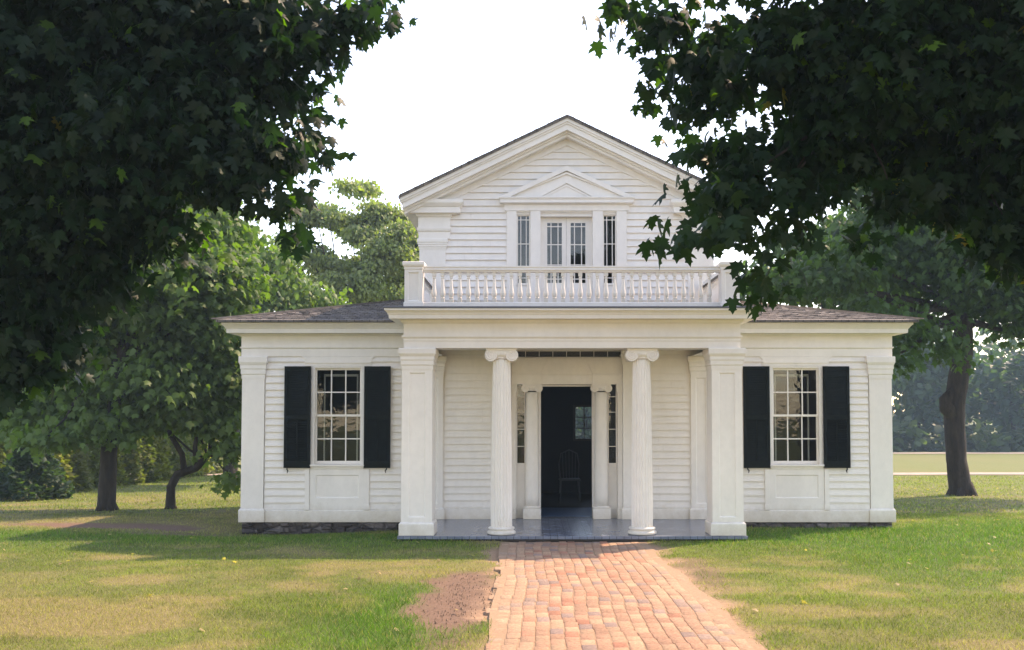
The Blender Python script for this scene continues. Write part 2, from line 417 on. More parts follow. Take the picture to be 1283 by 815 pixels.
# wall backing round the openings (front), sides and rear
WC = 3.98                      # wing window centre
mb = MB()
B0, B1 = YW+.003, YW+.14
for s in (-1, 1):
    xs = sorted([s*5.60, s*(WC+.43)]); mb.box(xs[0], xs[1], B0, B1, -.05, 3.3)
    xs = sorted([s*(WC-.43), s*2.5]); mb.box(xs[0], xs[1], B0, B1, -.05, 3.3)
    mb.box(s*WC-.43, s*WC+.43, B0, B1, -.05, .87); mb.box(s*WC-.43, s*WC+.43, B0, B1, 2.64, 3.3)
    x0, x1 = sorted([s*5.5, s*5.60]); mb.box(x0, x1, B1, 7.7, -.05, 3.3)
    x0, x1 = sorted([s*2.7, s*5.60]); mb.box(x0, x1, 7.7, 7.8, -.05, 3.3)
    mb.build('wing_wall', BOARD, H); mb = MB()
for s in (-1, 1):
    x0, x1 = sorted([s*2.5, s*.97]); mb.box(x0, x1, B0, B1, 0, 3.3)
    x0, x1 = sorted([s*2.545, s*.87]); mb.box(x0, x1, B0, B1, 3.3, 5.3)
    x0, x1 = sorted([s*2.44, s*2.545]); mb.box(x0, x1, B1, 7.7, 3.0, 5.4)
mb.box(-.97, .97, B0, B1, 2.93, 4.02)
mb.box(-.87, .87, B0, B1, 5.3, 5.32)
mb.prism([(-2.545, 5.32), (2.545, 5.32), (2.545, 5.44), (0, 6.66), (-2.545, 5.44)], B0, B1)
# rear wall with the small window opposite the front door
RX0, RX1, RZ0, RZ1 = .36, .80, 1.22, 1.98
mb.box(-2.545, RX0, 7.7, 7.8, 0, 5.4); mb.box(RX1, 2.545, 7.7, 7.8, 0, 5.4); mb.box(RX0, RX1, 7.7, 7.8, 0, RZ0); mb.box(RX0, RX1, 7.7, 7.8, RZ1, 5.4)
mb.prism([(-2.545, 5.4), (2.545, 5.4), (0, 6.62)], 7.7, 7.8)
mb.build('main_wall', BOARD, H)

# clapboard skins
mb = MB()
for s in (-1, 1):
    def sp(z, zt, s=s):
        a, b = sorted([s*5.24, s*2.45]); w0, w1 = s*WC-.455, s*WC+.455
        if z < .86: w0, w1 = s*WC-.55, s*WC+.55
        return [(p, q, p, q) for p, q in cut(a, b, [(w0, w1)])]
    clap(mb, .165, 2.81, sp)
    clap(mb, .165, 2.81, lambda z, zt: [(2.5, 7.8, 2.5, 7.8)], y=s*5.605, axis_='y', sgn=s)
    mb.build('wing_clapboards', BOARD, H); mb = MB()
mb = MB()
for s in (-1, 1):
    a, b = sorted([s*2.2, s*1.12]); clap(mb, .20, 2.84, lambda z, zt: [(a, b, a, b)])
def gs(z, zt):
    h = lambda q: min(2.2, (6.60-q)/.483)
    if h(z) < .03: return []
    out = []
    for p, q in cut(-h(z), h(z), [(-1.03, 1.03)] if z < 5.28 else []):
        p1 = max(p, -h(zt)) if abs(p) > 1.04 or z >= 5.28 else p; q1 = min(q, h(zt)) if abs(q) > 1.04 or z >= 5.28 else q
        out.append((p, q, p1, q1))
    return out
clap(mb, 3.44, 6.56, gs, e=.119)
for s in (-1, 1): clap(mb, 3.45, 5.3, lambda z, zt: [(2.8, 7.75, 2.8, 7.75)], y=s*2.547, axis_='y', sgn=s)
mb.build('main_clapboards', BOARD, H)

# stone foundation
for s in (-1, 1):
    mb = MB(); a, b = sorted([s*5.63, s*2.4]); mb.box(a, b, YW+.01, YW+.3, -.6, -.051)
    # rough faces of single stones
    x = a
    while x < b-.05:
        z = -.06
        while z > -.40:
            hh = random.uniform(.06, .14); ww = random.uniform(.15, .38); x1 = min(x+ww, b)
            vs = []
            for (dx, dz, o_) in ((0, 0, 0), (1, 0, 0), (1, 1, 0), (0, 1, 0), (.15, .2, 1), (.85, .15, 1), (.85, .82, 1), (.15, .85, 1)):
                vs.append((x+dx*(x1-x)*.97, YW+.012-o_*random.uniform(.03, .07), z-(1-dz)*hh))
            mb.add(vs, [(0, 1, 5, 4), (1, 2, 6, 5), (2, 3, 7, 6), (3, 0, 4, 7), (4, 5, 6, 7)]); z -= hh+.008
        x = x1+.01
    a, b = sorted([s*5.63, s*5.4]); mb.box(a, b, YW+.3, 7.8, -.6, -.051)
    mb.build('foundation', STONE, H)
mb = MB().box(-2.45, 2.45, .12, YW, -.5, -.051); mb.build('foundation', STONE, H)

# baseboards
for s in (-1, 1):
    mb = MB(); pth = [(-2.5, YW-.01), (-5.62, YW-.01), (-5.62, 7.8)] if s < 0 else [(5.62, 7.8), (5.62, YW-.01), (2.5, YW-.01)]
    if s < 0: pth = [(-5.62, 7.8), (-5.62, YW-.01), (-2.5, YW-.01)]
    else: pth = [(2.5, YW-.01), (5.62, YW-.01), (5.62, 7.8)]
    mb.sweep(pth, [(-.03, -.05), (.028, -.05), (.028, .145), (.012, .163), (-.03, .163)]); mb.build('baseboard', WHITE, H, bevel=.003)
    x0, x1 = sorted([s*1.15, s*2.2]); mb = MB().sweep([(x0, YW-.004), (x1, YW-.004)], [(-.03, 0), (.02, 0), (.02, .18), (.008, .2), (-.03, .2)]); mb.build('baseboard', WHITE, H, bevel=.003)

def capital_prof(z0, z1, d, top=.052):
    """stepped antae capital from z0 to z1"""
    h = z1-z0
    return [(-d, z0), (.008, z0), (.008, z0+.18*h), (.020, z0+.22*h), (.020, z0+.42*h), (.030, z0+.45*h), (.030, z0+.60*h),
            (.040, z0+.66*h), (top, z0+.74*h), (top, z1-.012), (top-.006, z1), (-d, z1)]
def rect_path(x0, x1, y0, y1): return [(x0, y0), (x1, y0), (x1, y1), (x0, y1)]
def panelled(mb, x0, x1, y, yb, z0, z1, mx_, mz0, mz1, dep=.016, taper=0):
    """flat board with a sunk panel on its front"""
    t = taper
    X0, X1 = x0, x1; px0, px1, pz0, pz1 = x0+mx_, x1-mx_, z0+mz0, z1-mz1
    o = [(X0, y, z0), (X1, y, z0), (X1-t, y, z1), (X0+t, y, z1)]; i_ = [(px0, y, pz0), (px1, y, pz0), (px1-t, y, pz1), (px0+t, y, pz1)]
    m1 = [(p[0]+(.010 if k in (0, 3) else -.010), y+dep*.4, p[2]+(.010 if k < 2 else -.010)) for k, p in enumerate(i_)]
    m2 = [(p[0]+(.016 if k in (0, 3) else -.016), y+dep, p[2]+(.016 if k < 2 else -.016)) for k, p in enumerate(i_)]
    bk = [(p[0], yb, p[2]) for p in o]
    v = o+i_+m1+m2+bk; f = []
    for a, b in ((0, 4), (4, 8), (8, 12)):
        f += [(a+k, a+(k+1) % 4, b+(k+1) % 4, b+k) for k in range(4)]
    f += [(12, 13, 14, 15)]+[(k, k+16, (k+1) % 4+16, (k+1) % 4) for k in range(4)]+[(19, 18, 17, 16)]
    return mb.add(v, f)

def pilaster(name, x0, x1, y0, y1, zb, base_h, cap0, cap1, margin, bo=.03, panel=True, taper=0, capo=.052):
    mb = MB(); 
    if panel: panelled(mb, x0, x1, y0, y1, zb+base_h, cap0, margin, .07, .05, taper=taper)
    else: mb.box(x0, x1, y0, y1, zb+base_h, cap0)
    o = mb.build(name, WHITE, H)
    mb = MB().sweep(rect_path(x0, x1, y0, y1), [(bo, zb), (bo, zb+base_h*.86), (bo*.35, zb+base_h-.002), (0, zb+base_h-.002)], True); mb.build('base', WHITE, o, bevel=.003)
    mb = MB().sweep(rect_path(x0+taper, x1-taper, y0, y1), [(p_, z) for p_, z in capital_prof(cap0, cap1, -.0, capo) if True][1:-1], True); mb.build('capital', WHITE, o)
    return o
for s in (-1, 1):
    a, b = sorted([s*2.105, s*2.573]); o = pilaster('pier', a, b, 0, .46, .004, .20, 2.50, 2.82, .105, taper=.007)
    a, b = sorted([s*5.645, s*5.255]); pilaster('corner_pilaster', a, b, YW-.035, YW+.14, -.048, .235, 2.43, 2.817, .06, panel=False)
    a, b = sorted([s*2.15, s*2.50]); pilaster('wall_pilaster', a, b, YW-.05, YW+.01, .002, .20, 2.50, 2.82, .085)
    a, b = sorted([s*.97, s*1.14]); pilaster('door_pilaster', a, b, YW-.07, YW+.10, .002, .20, 2.68, 2.93, .04, panel=False, bo=.02, capo=.02)
    a, b = sorted([s*2.12, s*2.575]); pilaster('gable_pilaster', a, b, YW-.035, YW+.12, 3.44, .15, 4.70, 4.88, .1, panel=False, capo=.04)

# portico columns
def flute(a, z, n=20, amp=.085):
    return 1-amp*abs(sin(a*n/2))**.8
def ionic(mb, cx, cy, r, w_, z0, z1, dep, seg=20):
    """ionic capital: echinus, abacus, two scrolls front and back joined by a drooping band"""
    h = z1-z0; rv = h*.50; vx = w_/2-rv; zc = z0+rv
    mb.lathe([(r*.98, z0+h*.18), (r*1.05, z0+h*.24), (r*1.0, z0+h*.29), (r*1.22, z0+h*.52), (r*1.25, z0+h*.68)], cx, cy, 24)
    a = w_/2-.02; mb.box(cx-a, cx+a, cy-dep-.008, cy+dep+.008, z1-h*.10, z1); mb.box(cx-a+.012, cx+a-.012, cy-dep+.002, cy+dep-.002, z1-h*.17, z1-h*.101)
    # canalis band with sagging lower edge
    top = z1-h*.18; pts = []
    for i in range(13):
        t = i/12; x = cx-vx+2*vx*t; pts.append((x, zc+rv*.15+ (rv*.28)*(2*t-1)**2))
    mb.prism([(cx-vx, top), *pts, (cx+vx, top)], cy-dep+.006, cy+dep-.006)
    for s in (-1, 1):
        # bolster cylinder and raised spiral on both faces
        ring = [(cx+s*vx+rv*cos(2*pi*i/20), zc+rv*sin(2*pi*i/20)) for i in range(20)]
        mb.prism(ring, cy-dep+.010, cy+dep-.010)
        for fy in (cy-dep+.008, cy+dep-.008):
            P = []; R_ = []
            for i in range(46):
                th = i/45*2*pi*2.3; rr = rv*.90*math.exp(-th*.105)
                ang = pi/2-s*(-th)
                P.append((cx+s*vx+rr*cos(pi/2-s*th), fy, zc+rr*sin(pi/2-s*th))); R_.append(max(.004, rv*.115*(1-.65*i/45)))
            mb.tube(P, R_, 6)
            e = [(cx+s*vx+rv*.17*cos(2*pi*i/10), zc+rv*.17*sin(2*pi*i/10)) for i in range(10)]; mb.prism(e, fy-.009, fy+.009)
    return mb
for s in (-1, 1):
    cx, cy = s*1.07, .20
    o = MB().lathe([(.163-.030*t**1.6-.0, .115+2.54*t) for t in [i/24 for i in range(25)]], cx, cy, 160, 0, flute).build('column', WHITE, H, smooth=False)
    mb = MB().lathe([(.200, .004), (.212, .012), (.218, .030), (.212, .048), (.198, .055), (.184, .062), (.183, .074), (.196, .080), (.203, .094), (.196, .108), (.175, .116), (.165, .118)], cx, cy, 48); mb.build('base', WHITE, o, smooth=True)
    ionic(MB(), cx, cy, .135, .51, 2.625, 2.818, .155).build('capital', WHITE, o, bevel=0)

# portico floor
mb = MB().box(-2.62, 2.62, -.06, YW+.0, -.045, 0); mb.box(-.965, .965, YW+.002, 2.75, -.045, 0)
mb.build('portico_floor', FLOOR, H, bevel=.004)
MB().box(-2.50, 2.50, -.0, .1, -.3, -.047).build('floor_skirt', DARKW, H)
MB().box(-2.3, 2.3, .3, YW-.002, 2.93, 3.0).build('portico_ceiling', WHITE, H)

# portico entablature swept round three sides
U = [(-PW, YW), (-PW, 0), (PW, 0), (PW, YW)]
arch = [(-.4, 2.822), (0, 2.822), (0, 2.925), (.008, 2.93), (.008, 2.965), (.020, 2.975), (.030, 2.992), (.030, 3.012), (-.4, 3.014)]
MB().sweep(U, arch).build('architrave', WHITE, H)
MB().sweep(U, [(-.05, 3.014), (.004, 3.0142), (.004, 3.19), (.02, 3.20), (.035, 3.215), (.045, 3.235), (.06, 3.251), (-.05, 3.251)]).build('frieze', WHITE, H)
MB().sweep(U, [(-.05, 3.252), (.20, 3.252), (.20, 3.262), (.205, 3.31), (.215, 3.315), (.222, 3.335), (.245, 3.36), (.262, 3.372), (.262, 3.398), (-.05, 3.40)]).build('cornice', WHITE, H)
MB().sweep(U, [(-.1, 3.401), (.272, 3.401), (.277, 3.408), (.277, 3.428), (.10, 3.444), (-.1, 3.446)]).build('cornice_flashing', LEAD, H)
MB().box(-2.46, 2.46, .08, YW, 3.41, 3.436).build('balcony_deck', LEAD, H)

# balustrade
BAL = MB().sweep([(-2.40, YW), (-2.40, .10), (2.40, .10), (2.40, YW)], [(-.055, 3.985), (.045, 3.985), (.045, 4.0), (.062, 4.012), (.062, 4.028), (.052, 4.035), (.052, 4.05), (.062, 4.058), (.060, 4.078), (-.060, 4.084), (-.07, 4.02)]).build('balustrade', WHITE, H)
MB().sweep([(-2.40, YW), (-2.40, .10), (2.40, .10), (2.40, YW)], [(-.05, 3.45), (.05, 3.45), (.05, 3.515), (.04, 3.525), (-.05, 3.525)]).build('bottom_rail', WHITE, BAL)
for s in (-1, 1):
    mb = MB(); x0, x1 = s*2.40-.135, s*2.40+.135; y0, y1 = -.035, .235
    panelled(mb, x0, x1, y0, y1, 3.50, 4.03, .05, .03, .06); mb.sweep(rect_path(x0, x1, y0, y1), [(.012, 3.446), (.012, 3.51), (0, 3.515)], True)
    mb.sweep(rect_path(x0, x1, y0, y1), [(0, 4.01), (.008, 4.02), (.008, 4.05), (.022, 4.065), (.030, 4.085), (.030, 4.122), (.02, 4.13)], True); mb.build('newel', WHITE, BAL)
zb, zt = 3.526, 3.984
bprof = [(r_*1.5, z_) for r_, z_ in [(.024, 0), (.024, .055), (.017, .06), (.021, .068), (.017, .078), (.024, .10), (.027, .135), (.024, .17), (.017, .24), (.0135, .32), (.0125, .36), (.018, .372), (.0125, .382), (.014, .405), (.022, .41), (.022, .458)]]
b0 = MB()
b0.lathe([(r, z) for r, z in bprof[2:14]], 0, 0, 10); b0.box(-.030, .030, -.030, .030, 0, .058); b0.box(-.030, .030, -.030, .030, .402, .459)
bal = b0.build('baluster', WHITE, None, smooth=False); bal.parent = BAL
pts = [(-2.10+.13125*i, .10) for i in range(33)]+[(s*2.40, .36+.14*i) for s in (-1, 1) for i in range(14)]
for i, (x, y) in enumerate(pts):
    c = bal if i == 0 else bal.copy()
    if i: C.objects.link(c); c.parent = BAL
    c.location = Vector((x, y, zb))-wloc(BAL)

# wing entablature and cornice
for s in (-1, 1):
    if s < 0: U2 = [(-5.655, 7.8), (-5.655, YW-.01), (-2.54, YW-.01)]
    else: U2 = [(2.54, YW-.01), (5.655, YW-.01), (5.655, 7.8)]
    MB().sweep(U2, [(-.05, 2.819), (.012, 2.819), (.012, 2.95), (.022, 2.958), (.034, 2.972), (.034, 2.986), (-.05, 2.988)]).build('architrave', WHITE, H)
    MB().sweep(U2, [(-.05, 2.988), (.014, 2.9882), (.014, 3.17), (.03, 3.18), (.05, 3.20), (.065, 3.214), (-.05, 3.214)]).build('frieze', WHITE, H)
    MB().sweep(U2, [(-.05, 3.215), (.215, 3.215), (.215, 3.225), (.22, 3.285), (.23, 3.29), (.24, 3.31), (.27, 3.345), (.285, 3.355), (.285, 3.388), (-.05, 3.39)]).build('cornice', WHITE, H)
    # hip roof: shingled slab
    ex, ey0, ey1, ez = 6.01, 1.93, 8.12, 3.392; hw = (ey1-ey0)/2; rx = ex-hw; rz = ez+hw*.225; yc = (ey0+ey1)/2; t = .035; ix = 2.55
    hx = ix
    v = [(s*ex, ey0, ez), (s*ix, ey0, ez), (s*rx, yc, rz), (s*ix, yc, rz), (s*ex, ey1, ez), (s*ix, ey1, ez)]
    v2 = [(a, b, c+t) for a, b, c in v]
    mb = MB(); f = [(0, 1, 3, 2), (2, 3, 5, 4), (0, 2, 4)]
    mb.add(v2, f); mb.add(v, [q_[::-1] for q_ in f]); mb.add(v+v2, [(0, 1, 7, 6), (0, 6, 10, 4), (4, 10, 11, 5), (1, 3, 9, 7), (3, 5, 11, 9)])
    rf = mb.build('wing_roof', SHING, H)
    # raised courses so the slope is not flat
    mb = MB(); 
    for k in range(1, 20):
        q_ = k/20; y = ey0+hw*q_; z = ez+t+(rz-ez)*q_; xa = ex-hw*q_
        x = xa-.02
        while x > ix+.1:
            ww = random.uniform(.09, .16); x1 = max(x-ww, ix); a, b = sorted([s*x, s*x1]); dz = random.uniform(.004, .014); dy = random.uniform(-.02, .02)
            mb.add([(a+.003, y-.02+dy, z+dz+.002), (b-.003, y-.02+dy, z+dz+.002), (b-.003, y+.14, z+.14*.225+.002), (a+.003, y+.14, z+.14*.225+.002), (a+.003, y-.02+dy, z-.006), (b-.003, y-.02+dy, z-.006)], [(0, 1, 2, 3), (4, 5, 1, 0)]); x = x1
    mb.build('shingle_courses', SHING, rf)
    mb = MB(); a = Vector((s*ex, ey0, ez+t)); b = Vector((s*rx, yc, rz+t)); sd = Vector((.06*1, -.06*s, 0)) if s > 0 else Vector((.06, .06, 0))
    mb.add([a-sd+Vector((0, 0, .008)), a+sd+Vector((0, 0, .008)), b+sd+Vector((0, 0, .008)), b-sd+Vector((0, 0, .008)), a-sd+Vector((0, 0, .026)), a+sd+Vector((0, 0, .026)), b+sd+Vector((0, 0, .026)), b-sd+Vector((0, 0, .026))],
           [(0, 3, 2, 1), (4, 5, 6, 7), (0, 1, 5, 4), (1, 2, 6, 5), (2, 3, 7, 6), (3, 0, 4, 7)])
    rc = bpy.data.materials.get('weathered ridge board')
    if not rc:
        rc, n, p = mat('weathered ridge board'); lk(n, ramp(n, noise(n, 12, 4), [(.3, (.22, .20, .18)), (.7, (.36, .32, .28))]), p.inputs['Base Color']); p.inputs['Roughness'].default_value = .9
    a2, b2 = sorted([s*rx, s*ix]); mb.box(a2, b2, yc-.06, yc+.06, rz+t+.004, rz+t+.03)
    mb.build('ridge_board', rc, rf)

# main gable roof
AZ, SL = 6.965, .483; EX = 2.88
def zt_(x, off=0): return AZ-SL*abs(x)-off
mb = MB()
def band(mb, o0, o1, ex, y0, y1):
    return mb.prism([(-ex, zt_(ex, o1)), (-ex, zt_(ex, o0)), (0, zt_(0, o0)), (ex, zt_(ex, o0)), (ex, zt_(ex, o1)), (0, zt_(0, o1))], y0, y1)
band(mb, 0, .045, EX+.02, 1.90, 8.15); mr = mb.build('main_roof', SHING, H)
mb = MB(); 
for k in range(0, 26):
    x = EX-k*.115
    for s in (-1, 1):
        y = 1.885
        while y < 8.1:
            ww = random.uniform(.09, .17); dz = random.uniform(.004, .012); x1 = max(x-.16, 0)
            if x > .02: mb.add([(s*x, y+.003, zt_(x)+dz), (s*x, y+ww-.003, zt_(x)+dz), (s*x1, y+ww-.003, zt_(x1)+.003), (s*x1, y+.003, zt_(x1)+.003), (s*x, y+.003, zt_(x)-.005), (s*x, y+ww-.003, zt_(x)-.005), (s*x1, y+.003, zt_(x1)-.005)], [(0, 1, 2, 3) if s > 0 else (3, 2, 1, 0), (4, 5, 1, 0) if s > 0 else (0, 1, 5, 4), (0, 3, 6, 4)])
            y += ww
mb.build('shingle_courses', SHING, mr)
mb = MB(); band(mb, .0455, .10, EX, 1.93, 2.32); band(mb, .1005, .135, EX-.02, 1.955, 2.32); band(mb, .1355, .235, EX-.04, 1.98, 2.32); band(mb, .2355, .27, EX-.05, 2.06, 2.32); band(mb, .2705, .32, EX-.06, 2.10, 2.32)
mb.build('raking_cornice', WHITE, H)
mb = MB(); band(mb, .3205, .43, 2.3, 2.262, 2.32); mb.build('raking_frieze', WHITE, H)
for s in (-1, 1):
    mb = MB().prism([(s*2.87, 5.53), (s*2.87, 5.43), (s*2.82, 5.42), (s*2.82, 5.325), (s*2.60, 5.318), (s*2.56, 5.318), (s*2.56, 5.66)], 2.305, 8.1); mb.build('eave', WHITE, H)
    a, b = sorted([s*2.77, s*1.92])
    pth = [(a, YW), (a, 2.20), (b, 2.20), (b, YW)]
    mb = MB().sweep(pth, [(-.085, 5.316), (.06, 5.316), (.06, 5.42), (.075, 5.425), (.10, 5.46), (.115, 5.485), (.115, 5.535), (.10, 5.548), (-.085, 5.56)]); mb.box(a+.01, b-.01, 2.19, 2.315, 5.30, 5.55)
    mb.build('cornice_return', WHITE, H)
    a, b = sorted([s*2.59, s*2.04]); 
    mb = MB().sweep([(a, YW+.1), (a, YW-.05), (b, YW-.05), (b, YW+.01)], [(-.04, 4.882), (.0, 4.882), (.0, 5.0), (.02, 5.015), (.03, 5.05), (.03, 5.07), (.005, 5.072), (.005, 5.25), (.03, 5.27), (.05, 5.314), (-.04, 5.315)]); mb.box(a+.02, b-.02, YW-.04, YW+.1, 4.883, 5.31); mb.build('frieze_block', WHITE, H)

# gable window group
G = MB()
for s in (-1, 1):
    a, b = sorted([s*1.05, s*.875]); G.box(a, b, YW-.045, YW+.12, 3.45, 5.37)
    a, b = sorted([s*.635, s*.455]); G.box(a, b, YW-.045, YW+.12, 3.45, 5.371)
    a, b = sorted([s*.874, s*.636]); G.box(a, b, YW-.01, YW+.12, 3.45, 4.06); G.box(a, b, YW-.025, YW+.0, 4.061, 4.10); G.box(a, b, YW-.01, YW+.12, 5.315, 5.369)
G.box(-.454, .454, YW+.0, YW+.12, 5.28, 5.369)
gw = G.build('gable_window_surround', WHITE, H, bevel=.003)
mb = MB().sweep([(-1.09, YW+.01), (-1.09, YW-.055), (1.09, YW-.055), (1.09, YW+.01)], [(-.05, 5.372), (.0, 5.372), (.0, 5.47), (.012, 5.478), (.03, 5.49), (.075, 5.50), (.075, 5.555), (.09, 5.565), (.10, 5.59), (.09, 5.60), (-.05, 5.606)]); mb.build('window_cornice', WHITE, gw)
def tri(mb, hw, zb_, h, t, y0, y1):
    """hollow pediment band: outer half width hw, height h, band thickness t measured vertically"""
    sl_ = h/hw; iw = hw-t/sl_
    for s in (-1, 1): 
        mb.prism([(s*hw, zb_), (0, zb_+h), (0, zb_+h-t), (s*iw, zb_)], y0, y1)
    return mb
mb = MB(); mb.prism([(-1.0, 5.606), (0, 6.10), (1.0, 5.606)], YW-.06, YW+.01); tri(mb, 1.17, 5.607, .545, .085, YW-.115, YW-.0605); tri(mb, 1.10, 5.607, .44, .035, YW-.09, YW-.0607)
tri(mb, .56, 5.607, .30, .055, YW-.085, YW-.0605); tri(mb, .44, 5.607, .225, .03, YW-.073, YW-.0606)
mb.build('window_pediment', WHITE, gw)
def lites(x0, x1, z0, z1, y, vs, hs, t=.014, fr_=.0, d=.03):
    mb = MB()
    for x in vs: mb.box(x-t/2, x+t/2, y, y+d, z0, z1)
    for z in hs: mb.box(x0, x1, y+.002, y+d-.002, z-t/2, z+t/2)
    return mb
for s in (-1, 1):
    c = s*.755; x0, x1 = c-.118, c+.118
    mb = lites(x0+.02, x1-.02, 4.101, 5.31, YW+.03, [c-.048, c+.048], [4.20, 4.38, 4.80, 5.225]); mb.box(x0, x0+.02, YW+.02, YW+.08, 4.062, 5.314); mb.box(x1-.02, x1, YW+.02, YW+.08, 4.062, 5.314); mb.box(x0+.02, x1-.02, YW+.02, YW+.08, 4.062, 4.10); mb.box(x0+.02, x1-.02, YW+.02, YW+.08, 5.292, 5.314)
    o = mb.build('gable_sidelight', WHITE, H); MB().box(x0+.02, x1-.02, YW+.046, YW+.05, 4.10, 5.292).build('glass', GLASS, o)
    # balcony door leaf
    a, b = sorted([s*.002, s*.454]); g0, g1 = sorted([s*.075, s*.335]) if s > 0 else sorted([-.338, -.08])
    y0, y1 = YW+.10, YW+.14
    mb = MB().box(a, g0, y0, y1, 3.45, 5.278); mb.box(g1, b, y0, y1, 3.45, 5.278); mb.box(g0, g1, y0, y1, 3.45, 4.12); mb.box(g0, g1, y0, y1, 5.185, 5.278)
    c = (g0+g1)/2
    for x in (c-.062, c+.062): mb.box(x-.008, x+.008, y0+.003, y1-.003, 4.121, 5.184)
    for z in (4.19, 4.44, 4.80, 5.12): mb.box(g0, g1, y0+.006, y1-.006, z-.008, z+.008)
    mb.box(g0+.0, g1-.0, y0-.006, y0-.001, 3.62, 4.04)
    o = mb.build('balcony_door', WHITE, H); MB().box(g0, g1, y0+.018, y0+.022, 4.12, 5.185).build('glass', GLASS, o)
# dark upper room and wing rooms (closed, plastered in a dim colour)
def room(mb, x0, x1, y0, y1, z0, z1):
    v = [(x0, y0, z0), (x1, y0, z0), (x1, y1, z0), (x0, y1, z0), (x0, y0, z1), (x1, y0, z1), (x1, y1, z1), (x0, y1, z1)]
    return mb.add(v, [(0, 1, 2, 3), (7, 6, 5, 4), (1, 5, 6, 2), (2, 6, 7, 3), (3, 7, 4, 0)])
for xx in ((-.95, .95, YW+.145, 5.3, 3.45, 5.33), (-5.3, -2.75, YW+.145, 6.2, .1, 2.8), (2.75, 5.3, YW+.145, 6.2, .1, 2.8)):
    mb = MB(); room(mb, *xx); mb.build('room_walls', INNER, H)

# wing windows
for s in (-1, 1):
    c = s*WC; y = YW+.02
    mb = MB()
    a, b = c-.455, c+.455
    for (p, q_) in ((a, a+.055), (b-.055, b)): mb.box(p, q_, YW-.025, YW+.14, .945, 2.649)
    mb.box(a+.055, b-.055, YW-.025, YW+.14, 2.618, 2.649)
    win = mb.build('window', WHITE, H, bevel=.003)
    mb = MB().box(a-.02, b+.02, YW-.075, YW+.05, .912, .9445); mb.box(a, b, YW-.04, YW+.04, .866, .911); mb.build('sill', WHITE, win, bevel=.004)
    # two sashes, each three by two panes
    g0, g1 = c-.40, c+.40
    for (z0, z1, yy) in ((.946, 1.805, y+.045), (1.775, 2.617, y+.005)):
        mb = MB(); d = .035
        lo = .055 if z0 < 1 else .035
        mb.box(g0, g0+.026, yy, yy+d, z0, z1); mb.box(g1-.026, g1, yy, yy+d, z0, z1); mb.box(g0+.026, g1-.026, yy, yy+d, z0, z0+lo); mb.box(g0+.026, g1-.026, yy, yy+d, z1-.035, z1)
        for k in (1, 2):
            x = g0+.026+(g1-g0-.052)*k/3; mb.box(x-.010, x+.010, yy+.002, yy+d-.002, z0+lo, z1-.035)
        zm = (z0+lo+z1-.035)/2; mb.box(g0+.026, g1-.026, yy+.004, yy+d-.004, zm-.010, zm+.010)
        mb.build('sash', WHITE, win); MB().box(g0+.026, g1-.026, yy+.015, yy+.018, z0+lo, z1-.035).build('glass', GLASS, win)
    mb = MB()
    for k in (-1, 1): mb.box(c+k*.29-.012, c+k*.29+.012, YW+.26, YW+.29, .95, 2.5)
    mb.box(c-.30, c+.30, YW+.26, YW+.29, 2.48, 2.52)
    mb.build('inner_frame', WHITE, win)
    # eared head board
    mb = MB().prism([(c-.62, 2.817), (c-.62, 2.80), (c-.58, 2.77), (c-.58, 2.652), (c+.58, 2.652), (c+.58, 2.77), (c+.62, 2.80), (c+.62, 2.817)], YW-.03, YW+.01); mb.box(c-.56, c+.56, YW-.042, YW-.0305, 2.70, 2.73); mb.build('window_head', WHITE, H)
    # apron panel below with narrow posts
    mb = MB(); panelled(mb, c-.475, c+.475, YW-.028, YW+.01, .164, .864, .10, .20, .10, dep=.014)
    ap = mb.build('apron_panel', WHITE, H)
    for k in (-1, 1):
        mb = MB(); x0, x1 = sorted([c+k*.478, c+k*.555]); mb.box(x0, x1, YW-.045, YW+.01, .165, .865); mb.box(x0-.008, x1+.008, YW-.053, YW+.01, .165, .25); mb.build('post', WHITE, ap, bevel=.003)
    # louvred shutters
    for k in (-1, 1):
        x0, x1 = sorted([c+k*.465, c+k*(.465+.455)]); outer = (k == s)
        z0, z1 = .885, 2.645; y0, y1 = YW-.075, YW-.040
        mb = MB(); st = .05
        mb.box(x0, x0+st, y0, y1, z0, z1); mb.box(x1-st, x1, y0, y1, z0, z1)
        for (p, q_) in ((z0, z0+.12), (z1-.07, z1), (1.72, 1.80)): mb.box(x0+st, x1-st, y0, y1, p, q_)
        for (za, zb2, low) in ((z0+.12, 1.72, True), (1.80, z1-.07, False)):
            z = za+.012
            while z < zb2-.012:
                dz, dy = (.010, .017) if (low and outer) else (.021, .010)
                # thin tilted slat
                yc2 = (y0+y1)/2+.004
                mb.add([(x0+st, yc2-dy, z-dz), (x1-st, yc2-dy, z-dz), (x1-st, yc2+dy, z+dz), (x0+st, yc2+dy, z+dz), (x0+st, yc2-dy, z-dz+.005), (x1-st, yc2-dy, z-dz+.005), (x1-st, yc2+dy, z+dz+.005), (x0+st, yc2+dy, z+dz+.005)],
                       [(0, 3, 2, 1), (4, 5, 6, 7), (0, 1, 5, 4), (2, 3, 7, 6)])
                z += .030
        cx_ = (x0+x1)/2; mb.box(cx_-.008, cx_+.008, y0-.004, y0+.012, z0+.13, 1.71)
        mb.box(x0+st, x1-st, y1+.001, y1+.004, z0+.1, z1-.05)
        sh = mb.build('shutter', SHUT, H, bevel=0)
        xh = x1-.06 if k > 0 else x0+.06
        MB().tube([(xh, y0+.01, z0), (xh, y0-.005, z0-.02), (xh-.02*k, y0-.02, z0-.045), (xh-.01*k, y0-.02, z0-.085)], [.010, .012, .012, .005], 6).build('shutter_catch', SHUT, sh)

